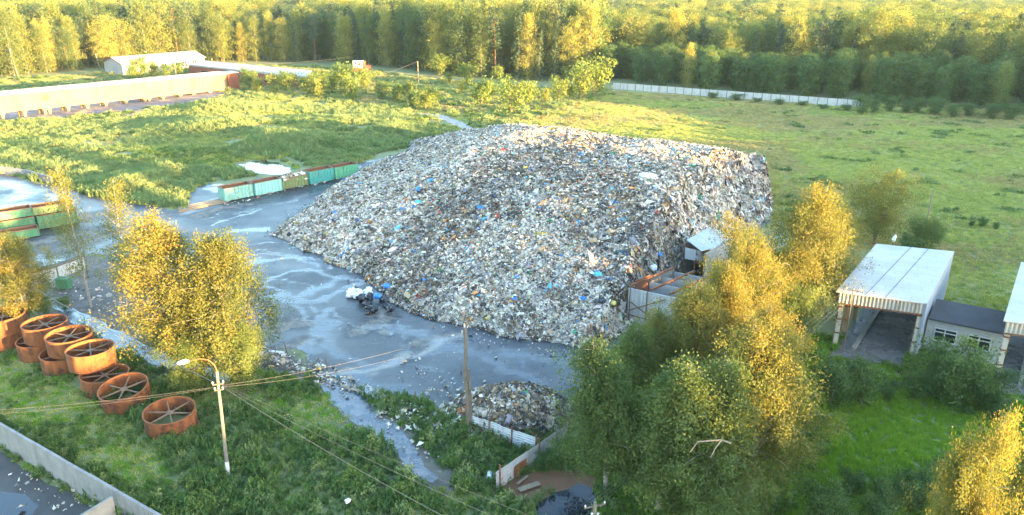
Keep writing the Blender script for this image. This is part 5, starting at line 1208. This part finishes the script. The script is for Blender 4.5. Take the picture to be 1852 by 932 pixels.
near(WIL, 'willow_tree', 'dark willow behind the shed corner under the golden top', (1660, 470), 395, 9, rz=2.0, wide=.9)
DB = 9.0; dbn = thing('dead_branch', 'pale broken dead branch sticking out of the dark birch foliage', 'branch', tuple(P(1300, 880)))
a0 = P(1305, 870, DB - 1); b_ = MB(); b_.tube([P(1322, 802, DB), P(1305, 796, DB), P(1262, 799, DB + .2), P(1248, 818, DB - .2)], [.07, .055, .045, .02], 6); b_.tube([P(1305, 796, DB), P(1293, 812, DB), P(1285, 828, DB - .4)], [.045, .035, .02], 5); b_.build('limb', M['timber'], dbn)

# ------------------------------------------------------------------ shrubs
SH = [tree_meshes('shrub_a', M['shrub_leaf'], M['dark_bark'], seed=20, H=4, R=2.0, base=.08, nl=26, leaf=.3, per=15, strand=.3, twigs=5, sig=.3, stems=4, shape='round', limb_up=1.1, rad=.05, droop=.1),
      tree_meshes('shrub_b', M['shrub_leaf'], M['dark_bark'], seed=21, H=4, R=1.7, base=.08, nl=26, leaf=.3, per=15, strand=.4, twigs=5, sig=.3, stems=3, shape='birch', limb_up=1.3, rad=.05, droop=.1),
      tree_meshes('shrub_c', M['dark_leaf'], M['dark_bark'], seed=22, H=4, R=1.9, base=.06, nl=34, leaf=.2, per=26, strand=.3, twigs=6, sig=.3, stems=4, shape='round', limb_up=1.2, rad=.04, droop=0)]
def shrub(i, px, py, topy, label, group=None, wide=1.0, rz=None):
    p = P(px, py); z = float(gz(np.array([p.x]), np.array([p.y]))[0]); H = max(.8, HT(topy, p.y) - z) * (.8 if p.y < 120 else 1.0)
    o = plant_tree(SH[i], 'shrub', label, 'shrub', (p.x, p.y, z - .05), H, 4, group, (px * .37) % 6.28 if rz is None else rz, wide); return o
r5 = random.Random(8)
G1 = 'golden shrubs along the far track'
for px, py, ty in ((452, 165, 128), (470, 170, 140), (500, 172, 138), (520, 165, 132), (560, 178, 140), (582, 180, 142), (600, 170, 136), (625, 172, 122), (640, 184, 140), (690, 180, 150), (715, 185, 152), (735, 178, 150), (770, 200, 160), (790, 190, 162), (745, 195, 170), (540, 155, 136), (585, 160, 130), (660, 165, 132)):
    shrub(r5.choice((0, 1)), px, py, ty, 'golden sunlit shrub in the thicket between gallery and forest', G1, r5.uniform(.75, 1.1))
G2 = 'sunlit shrubs before the dark forest'
for px, py, ty in ((795, 140, 105), (812, 152, 134), (845, 155, 120), (835, 170, 150), (870, 195, 145), (890, 180, 150), (960, 195, 150), (985, 190, 160), (1010, 185, 145), (1030, 180, 150), (900, 150, 120)):
    shrub(r5.choice((0, 1)), px, py, ty, 'sunlit shrub in the belt between dirt track and dark forest', G2, r5.uniform(.7, 1.0))
shrub(0, 925, 210, 148, 'round golden shrub standing in front behind the mound top', None, .95)
shrub(1, 1075, 178, 108, 'tall golden shrub where the concrete fence begins', None, .95)
shrub(0, 1050, 182, 125, 'yellow shrub leaning against the tall one at the fence start', None, .9)
for px, py, ty, i in ((258, 145, 108, 0), (280, 140, 112, 1), (325, 140, 116, 0), (240, 147, 120, 1), (302, 143, 120, 0)):
    shrub(i, px, py, ty, 'shrub growing against the wall of the old warehouse', 'shrubs at the warehouse', .8)
for px, py, ty, i, lab in ((1500, 735, 640, 2, 'leafy dark shrub at the left column of the shed'), (1555, 735, 655, 2, 'shrub before the shed opening, next to the left column'), (1600, 722, 680, 2, 'low shrub in the middle of the shed opening'), (1650, 722, 665, 2, 'dark shrub at the right column of the shed'), (1690, 720, 655, 2, 'shrub beneath the first annex window'), (1728, 735, 610, 2, 'tall green shrub before the annex wall between its windows'), (1770, 740, 650, 2, 'shrub at the column of the second shed'), (1800, 760, 700, 2, 'low shrub at the foot of the second shed'),
        (1540, 900, 850, 2, 'dark shrub at the meadow bottom next to the golden birch'), (1600, 925, 855, 2, 'dark broad shrub at the meadow bottom edge'), (1660, 920, 850, 2, 'dark shrub at the meadow bottom before the corner birch'), (1580, 960, 890, 2, 'dark shrub cut by the bottom edge below the meadow'), (1690, 890, 835, 2, 'dark shrub beside the corner birch at the meadow rim'), (1490, 960, 870, 2, 'dark shrub cut by the bottom edge under the golden birch'), (1740, 950, 870, 2, 'dark shrub beneath the corner birch'),
        (1640, 480, 425, 2, 'dark shrub at the back corner of the shed roof'), (1690, 440, 405, 2, 'dark shrub near the lit field pole'), (1775, 415, 392, 2, 'grey green shrub alone in the field beyond the sheds'), (1800, 418, 400, 2, 'low shrub beside the lone field shrub'), (1755, 412, 398, 2, 'small shrub on the other side of the lone field shrub'),
        (1010, 845, 790, 2, 'dark shrub below the tin fence beside the green birch'), (985, 850, 815, 2, 'small dark shrub at the tin fence over the orange bank'), (80, 568, 530, 2, 'dark shrub under the golden birch behind the rings'), (120, 560, 535, 2, 'dark low shrub at the panel fence foot')):
    shrub(i, px, py, ty, lab, None, .95)
for px, py in ((1580, 205), (1610, 203), (1640, 206), (1690, 208), (1720, 212), (1750, 210), (1790, 214), (1830, 216), (1560, 208), (1660, 205)):
    shrub(2, px, py, py - r5.uniform(20, 32), 'green shrub at the foot of the dark forest past the fence end', 'shrubs at the forest foot', r5.uniform(1, 1.4))
for px, py in ((1290, 178), (1330, 182), (1370, 186), (1410, 190), (1450, 192), (1490, 197), (1530, 200)):
    shrub(2, px, py, py - r5.uniform(7, 11), 'low dark shrub before the concrete panel fence', 'low shrubs along the fence', 2.2)

# ------------------------------------------------------------------ forest
FK = {'birch': dict(seed=30, H=26, R=4.6, base=.04, nl=56, leaf=.5, per=17, strand=2.0, twigs=6, sig=.75, shape='narrow', rad=.17),
      'birch2': dict(seed=31, H=26, R=4.4, base=.06, nl=56, leaf=.5, per=18, strand=2.2, twigs=6, sig=.75, shape='birch', rad=.17, stems=2),
      'aspen': dict(seed=32, H=26, R=5.4, base=.06, nl=56, leaf=.52, per=20, strand=.9, twigs=6, sig=.85, shape='round', rad=.2, stems=2),
      'alder': dict(seed=33, H=15, R=3.4, base=.06, nl=60, leaf=.46, per=16, strand=.6, twigs=5, sig=.5, shape='round', rad=.14, stems=2),
      'spruce': dict(seed=34, H=22, R=3.0, base=.06, nl=80, leaf=.6, per=5, strand=.4, twigs=4, sig=.3, shape='cone', rad=.2, droop=.2),
      'pine': dict(seed=35, H=22, R=3.2, base=.5, nl=34, leaf=.55, per=9, strand=.3, twigs=5, sig=.5, shape='pine', rad=.2, droop=0)}
KF = list(FK)
FM = {}
for k_, a_ in FK.items():
    lm = M['spruce_leaf'] if k_ in ('spruce', 'pine') else (M['dark_leaf'] if k_ == 'alder' else M['forest_leaf'])
    bm_ = M['birch_bark'] if k_.startswith('birch') else (M['pine_bark'] if k_ == 'pine' else M['dark_bark'])
    FM[k_] = tree_meshes('far_' + k_, lm, bm_, **a_)
FJ = proto_set('far_tree', [join_tree('far_%02d' % i, *FM[k_], M['spruce_leaf'] if k_ in ('spruce', 'pine') else (M['dark_leaf'] if k_ == 'alder' else M['forest_leaf']), M['dark_bark']) for i, k_ in enumerate(KF)])
EDGE = [P(*q).xy for q in ((-500, 160), (-60, 146), (0, 141), (60, 135), (180, 126), (330, 116), (480, 112), (600, 117), (700, 123), (800, 136), (900, 146), (1000, 148), (1100, 150), (1250, 165), (1400, 176), (1560, 187), (1700, 196), (1852, 208), (2400, 240))]
EX = np.array([e.x for e in EDGE]); EY = np.array([e.y for e in EDGE])
EAZ = np.arctan2(EX, EY); ER = np.hypot(EX, EY)
def edge_r(az): return np.interp(az, EAZ, ER)
r6 = np.random.default_rng(77)
cand = []
R_ = 200.0
while R_ < 2600:
    sp = max(7.6, R_ * .0185); n = int(1.7 * R_ / sp)
    for az in np.linspace(-.86, .86, n):
        az = az + r6.uniform(-.5, .5) * sp / R_; rr_ = R_ + r6.uniform(-.5, .5) * sp
        if rr_ > edge_r(az) + 1.5: cand.append((az, rr_, sp))
    R_ += sp * .95
cand = np.array(cand); dep = cand[:, 1] - edge_r(cand[:, 0])
X = np.sin(cand[:, 0]) * cand[:, 1]; Y = np.cos(cand[:, 0]) * cand[:, 1]
kind = np.zeros(len(X), int); Hs = np.zeros(len(X))
zone = fbm(X * .012, Y * .012, 71)
for i in range(len(X)):
    az = cand[i, 0]; u = r6.uniform(); right = az > .12
    if right and dep[i] < 34: kind[i] = KF.index('alder') if u < .86 else KF.index('birch'); Hs[i] = r6.uniform(12, 16) * (1.12 if kind[i] != 3 else 1)
    else:
        if zone[i] > .56: w_ = (.2, .15, .2, .0, .30, .15)
        elif zone[i] < .42: w_ = (.3, .2, .42, .0, .05, .03)
        else: w_ = (.22, .16, .44, .02, .12, .04)
        kind[i] = int(np.searchsorted(np.cumsum(w_), u * .999)); Hs[i] = r6.uniform(16, 27) + 9 * vn(X[i] * .03, Y[i] * .03, 99)
        if az < -.35: Hs[i] = r6.uniform(21, 33)
        if dep[i] < 5 and u > .5: Hs[i] *= .8; kind[i] = kind[i] if kind[i] != 5 else 0
        if right: Hs[i] = r6.uniform(15, 25) + 6 * vn(X[i] * .03, Y[i] * .03, 98)
LABK = {'birch': 'birch', 'birch2': 'birch', 'aspen': 'aspen', 'alder': 'alder', 'spruce': 'spruce', 'pine': 'pine'}
vis = np.abs(cand[:, 0]) < .62
order = np.argsort(np.where(vis, dep + (cand[:, 1] - 250) * .04, 1e9))
solo = set(order[:285].tolist())
for i in sorted(solo):
    k_ = KF[kind[i]]; az = cand[i, 0]
    side = 'left of the warehouse' if az < -.5 else ('behind warehouse and white roof' if az < -.28 else ('behind the grassy strip and shrubs' if az < .1 else 'behind the concrete fence'))
    nm = LABK[k_]; H0 = FK[k_]['H']; row = 'edge row' if dep[i] < 12 else 'second row'
    desc = {'birch': 'tall slender birch', 'birch2': 'twin-stemmed birch', 'aspen': 'broad round aspen', 'alder': 'dense dark alder', 'spruce': 'dark pointed spruce', 'pine': 'bare-stemmed pine'}[k_]
    g_ = 'forest trees: %s %s, %s' % (desc, side, row)
    plant_tree(FM[k_], nm + '_tree', '%s in the forest %s %s' % (desc, row, side), 'tree', (X[i], Y[i], -.3), Hs[i], H0, g_, r6.uniform(0, 6.28), r6.uniform(.85, 1.2))
rest = np.array([i for i in range(len(X)) if i not in solo])
sc_ = np.array([Hs[i] / FK[KF[kind[i]]]['H'] for i in rest]); wd = np.clip(cand[rest, 2] / 6.4, 1, 2.6)
fo = scatter('forest', np.stack([X[rest], Y[rest], np.full(len(rest), -.4)], 1), r6.uniform(0, 6.28, len(rest)), np.stack([sc_ * wd, sc_ * wd, sc_], 1), kind[rest], FJ)
fo['label'] = 'deep mixed forest stretching back to the horizon'
# woodland outside the frame, toward the low sun: it throws the evening shade over the yard
t_ = np.array([-math.sin(_a), -math.cos(_a)]); n_ = np.array([-t_[1], t_[0]]) * (1 if t_[0] < 0 else -1)
n_ = np.array([math.cos(_a) * -1, math.sin(_a)]); 
bp_, bs_ = [], []
def belt_h(u): return float(np.interp(u, BELT_U, BELT_H))
BELT_U = [-80,27,31,34,37,40.5,46,49,50.5,54,55.7,58,69,75,80,84,87,93,100,113,117,119,121.5,124,135,150,158,165,172,183,190,217,235,262,300,430]; BELT_H = [17,17.5,16.5,15,17,17.5,15,15.5,23,23,15,15,15.5,14.5,14,16.5,22.5,23.5,24,23,19,14,14,19,20.5,21,21,20,16,13.5,13.5,14.5,22,25.5,26,25]
for uu_ in np.arange(-90, 430, 4.2):
    for ww_ in (-100, -106, -112, -118, -125, -132):
        p_ = n_ * (uu_ + r6.uniform(-1.5, 1.5)) + t_ * (ww_ + r6.uniform(-2, 2)); bp_.append((p_[0], p_[1], 0)); h = belt_h(uu_) * r6.uniform(.85, 1.08); bs_.append((h / 15 * .95, h / 15 * .95, h / 15))
bp_ = np.array(bp_); qx_, qy_ = PX(bp_[:, 0], bp_[:, 1], 10.); infr = (bp_[:, 1] > 5) & (qx_ < 2000) & (qx_ > -150)
bp_ = bp_[~infr]; bs_ = np.array(bs_)[~infr]
wo = scatter('woodland', bp_, r6.uniform(0, 6.28, len(bp_)), bs_, np.full(len(bp_), 3), FJ); wo['label'] = 'dense woodland outside the picture toward the evening sun'

# ------------------------------------------------------------------ weeds and grass
WP = proto_set('weed', [weed_mesh('weed_%02d' % i, 40 + i, M['weed_leaf'], 9, 1.0, .5, 18, .2, .42) for i in range(3)] + [weed_mesh('weed_03', 44, M['greyweed_leaf'], 12, 1.0, .55, 18, .19, .42), weed_mesh('weed_04', 45, M['greyweed_leaf'], 13, 1.1, .6, 18, .19, .45)])
GP = proto_set('tuft', [grass_mesh('tuft_%02d' % i, 50 + i, M['grass_leaf'], 60, .6, .55, .05) for i in range(3)] + [grass_mesh('tuft_03', 54, M['meadow_leaf'], 80, .7, .55, .045), grass_mesh('tuft_04', 55, M['straw_leaf'], 60, .7, .55, .045), grass_mesh('tuft_05', 56, M['greyweed_leaf'], 90, 1.0, .6, .045), grass_mesh('tuft_06', 57, M['greyweed_leaf'], 90, 1.0, .6, .05)])
NOGO = [YW, GALSOIL, ROADW, POND, wpoly([(1500, 560), (1690, 575), (1740, 470), (1600, 450)]), [tuple(p.xy) for p in ra], [tuple(p.xy) for p in rb], [tuple(x.xy) for x in (w0, w1, w2, w3)]]
FLOORS = [[(A.lerp(B, .1) - (D - A).normalized() * 2.5).xy[:], (A.lerp(B, .92) - (D - A).normalized() * 2.5).xy[:], D.lerp(C, .92).xy[:], D.lerp(C, .1).xy[:]] for A, B, C, D in (ra, rb)]
def cand_pts(poly_px, sp0, k, seed, rmin=0):
    r = np.random.default_rng(seed); W_ = np.array(wpoly(poly_px)); xs0, ys0 = W_.min(0); xs1, ys1 = W_.max(0); out = []
    y = ys0
    while y < ys1:
        sp = max(sp0, k * y); x = np.arange(xs0, xs1, sp); n = len(x); out.append(np.stack([x + r.uniform(-.5, .5, n) * sp, y + r.uniform(-.5, .5, n) * sp, np.full(n, sp)], 1)); y += sp * .9
    o_ = np.concatenate(out); return o_[inpoly(o_[:, 0], o_[:, 1], [tuple(q) for q in W_])]
def blocked(x, y, soil_ok=False):
    b_ = yard_in(x, y)
    for pl in (GALSOIL, ROADW, POND) + tuple(FLOORS): b_ |= inpoly(x, y, pl)
    if not soil_ok: b_ |= inpoly(x, y, SOIL) & (vn(x * .3, y * .3, 88) < .78)
    b_ |= dpoly(x, y, STREAM) < 1.3; b_ |= dpoly(x, y, DITCH) < 1.3; b_ |= dpoly(x, y, PATHL) < 2.6; b_ |= dpoly(x, y, PONDBANK) < 1.3
    b_ |= inpoly(x, y, HULL) | inpoly(x, y, PUDW) | (dpoly(x, y, PUDW + [PUDW[0]]) < 1.6) | ((dpoly(x, y, PUDW[3:7]) < 5) & (vn(x * .4, y * .4, 12) < .6))
    for p, r_, h in _hw: b_ |= np.hypot(x - p.x, y - p.y) < r_ * .5
    for i, (cx_, cy_) in enumerate(ring_xy): b_ |= np.hypot(x - cx_, y - cy_) < (2.25 if i not in (1, 2) else 1.5)
    return b_
def sow(name, label, pts, coll, kinds, h, hvar=.35, wid=1.0, dens=None, seed=1, thin=0, patch=None):
    r = np.random.default_rng(seed); x, y, sp = pts[:, 0], pts[:, 1], pts[:, 2]; k_ = ~blocked(x, y)
    if thin: k_ &= fbm(x * .22, y * .22, seed + 60) > thin
    if dens is not None: k_ &= dens(x, y)
    x, y, sp = x[k_], y[k_], sp[k_]; n = len(x); hh = h * (1 + (fbm(x * .25, y * .25, seed + 5) - .5) * 2.4 * hvar + r.uniform(-hvar, hvar, n) * .5)
    ww = np.maximum(hh * .8, sp * 1.05) * wid * r.uniform(.8, 1.2, n)
    kk_ = r.choice(kinds, n)
    if patch: kk_ = np.where(fbm(x * patch[1], y * patch[1] * 1.6, seed + 31, 4) + r.normal(size=n) * .06 > patch[2], patch[0], kk_)
    o_ = scatter(name, np.stack([x, y, gz(x, y) - .03], 1), r.uniform(0, 6.28, n), np.stack([ww, ww, hh], 1), kk_, coll); o_['label'] = label; return n
cnt = 0
FRONT = [(-80, 590), (150, 600), (330, 660), (590, 672), (830, 740), (1030, 790), (1100, 870), (1120, 1020), (-120, 1020)]
fp = cand_pts(FRONT, .62, 0, 3)
qpx, qpy = PX(fp[:, 0], fp[:, 1])
mossy = inpoly(qpx, qpy, [(-40, 620), (60, 640), (160, 720), (240, 760), (300, 830), (330, 900), (250, 905), (100, 800), (-40, 730)])
bare = fbm(fp[:, 0] * .18, fp[:, 1] * .18, 91)
cnt += sow('weeds', 'tall green weeds covering the bank before the yard', fp[~mossy & (bare > .36)], WP, [0, 1, 2, 0, 1, 2, 3], 1.1, .8, .9, seed=2)
cnt += sow('grass', 'short mossy grass on the bank behind the slab wall', fp[mossy | (bare <= .46)], GP, [0, 1, 2, 3], .35, .4, 1.3, seed=3)
cnt += sow('weeds', 'scattered weeds on the mossy bank', fp[mossy][::2], WP, [0, 1, 2], .6, .5, 1.0, seed=4, thin=.5)
MIDL = [(-150, 215), (430, 165), (560, 175), (760, 205), (880, 255), (760, 262), (690, 275), (640, 300), (470, 318), (372, 330), (330, 380), (190, 362), (95, 334), (0, 314), (-150, 300)]
mp_ = cand_pts(MIDL, .9, .0048, 5)
cnt += sow('weeds', 'dense grey green weeds on the overgrown mounds', mp_[::2], WP, [3, 4, 3, 4], 1.15, .8, 1.0, seed=6, patch=(1, .05, .55), dens=lambda x, y: fbm(x * .09, y * .09, 93) > .33)
cnt += sow('tall_grass', 'soft tall grey green grass over the overgrown mounds', np.concatenate([mp_, mp_[1::2] + np.array([.4, .3, 0])]), GP, [5, 6, 5, 6, 1], 1.1, .7, 1.0, seed=27, patch=(0, .05, .56), dens=lambda x, y: fbm(x * .09, y * .09, 93) > .3)
cnt += sow('grass', 'straw coloured grass between the grey green weeds', mp_[::2], GP, [4, 0, 1], .7, .6, 1.1, seed=26, thin=.45)
UP = [(-200, 150), (100, 138), (330, 118), (520, 118), (640, 124), (760, 140), (900, 155), (1010, 160), (1100, 160), (1110, 172), (950, 240), (880, 250), (760, 205), (560, 175), (430, 165), (-150, 215)]
up = cand_pts(UP, 1.2, .0065, 7)
cnt += sow('grass', 'rough sunlit grass between gallery and forest', up, GP, [0, 1, 2], .8, .5, 1.2, seed=8, patch=(4, .06, .5))
cnt += sow('weeds', 'bushy weeds among the far sunlit grass', up[::3], WP, [3, 4, 1], 1.6, .7, 1.3, seed=9, thin=.45)
FIELD = [(860, 262), (1100, 163), (1330, 180), (1560, 196), (1600, 186), (1900, 204), (2050, 420), (1950, 620), (1700, 600), (1560, 440), (1400, 400), (1300, 300), (1100, 262)]
fd = cand_pts(FIELD, .8, .0052, 10)
cnt += sow('grass', 'wide yellow green grass field behind the mound', fd, GP, [0, 1, 2], .6, .6, 1.25, seed=11, patch=(4, .035, .54))
cnt += sow('weeds', 'green weed patches in the wide field', fd[::2], WP, [3, 1, 2], .85, .5, 1.3, seed=12, thin=.72)
MEAD = [(1440, 600), (1700, 640), (1830, 700), (1960, 740), (1960, 1040), (1080, 1040), (1050, 880), (1090, 650), (1180, 590), (1330, 480), (1500, 430)]
md = cand_pts(MEAD, .6, 0, 13)
cnt += sow('grass', 'bright green meadow grass below the sheds', md, GP, [3], .6, .4, 1.2, seed=14)
cnt += sow('weeds', 'weeds in the shade under the birch row', md[::2], WP, [0, 1, 2], .9, .5, 1.2, seed=15, thin=.5, dens=lambda x, y: ~inpoly(*PX(x, y), [(1500, 720), (1720, 720), (1750, 800), (1640, 860), (1500, 860)]))
for i, j in ((1, 4), (2, 6)):
    pass
print('scatter points', cnt, 'forest', len(X))

# ------------------------------------------------------------------ evening air
HAZE = 0.00005
if HAZE:
    b_ = MB(); b_.hexa([(-2500, -300, -1.6), (2500, -300, -1.6), (2500, 2700, -1.6), (-2500, 2700, -1.6), (-2500, -300, 60), (2500, -300, 60), (2500, 2700, 60), (-2500, 2700, 60)])
    hm = bpy.data.materials.new('haze'); hm.use_nodes = True; t2 = hm.node_tree; t2.nodes.remove(t2.nodes['Principled BSDF'])
    pvn = t2.nodes.new('ShaderNodeVolumePrincipled'); pvn.inputs['Density'].default_value = HAZE; pvn.inputs['Color'].default_value = (.55, .8, 1, 1); pvn.inputs['Anisotropy'].default_value = .2
    t2.links.new(pvn.outputs[0], t2.nodes['Material Output'].inputs['Volume'])
    b_.build('haze', hm)['kind'] = 'stuff'
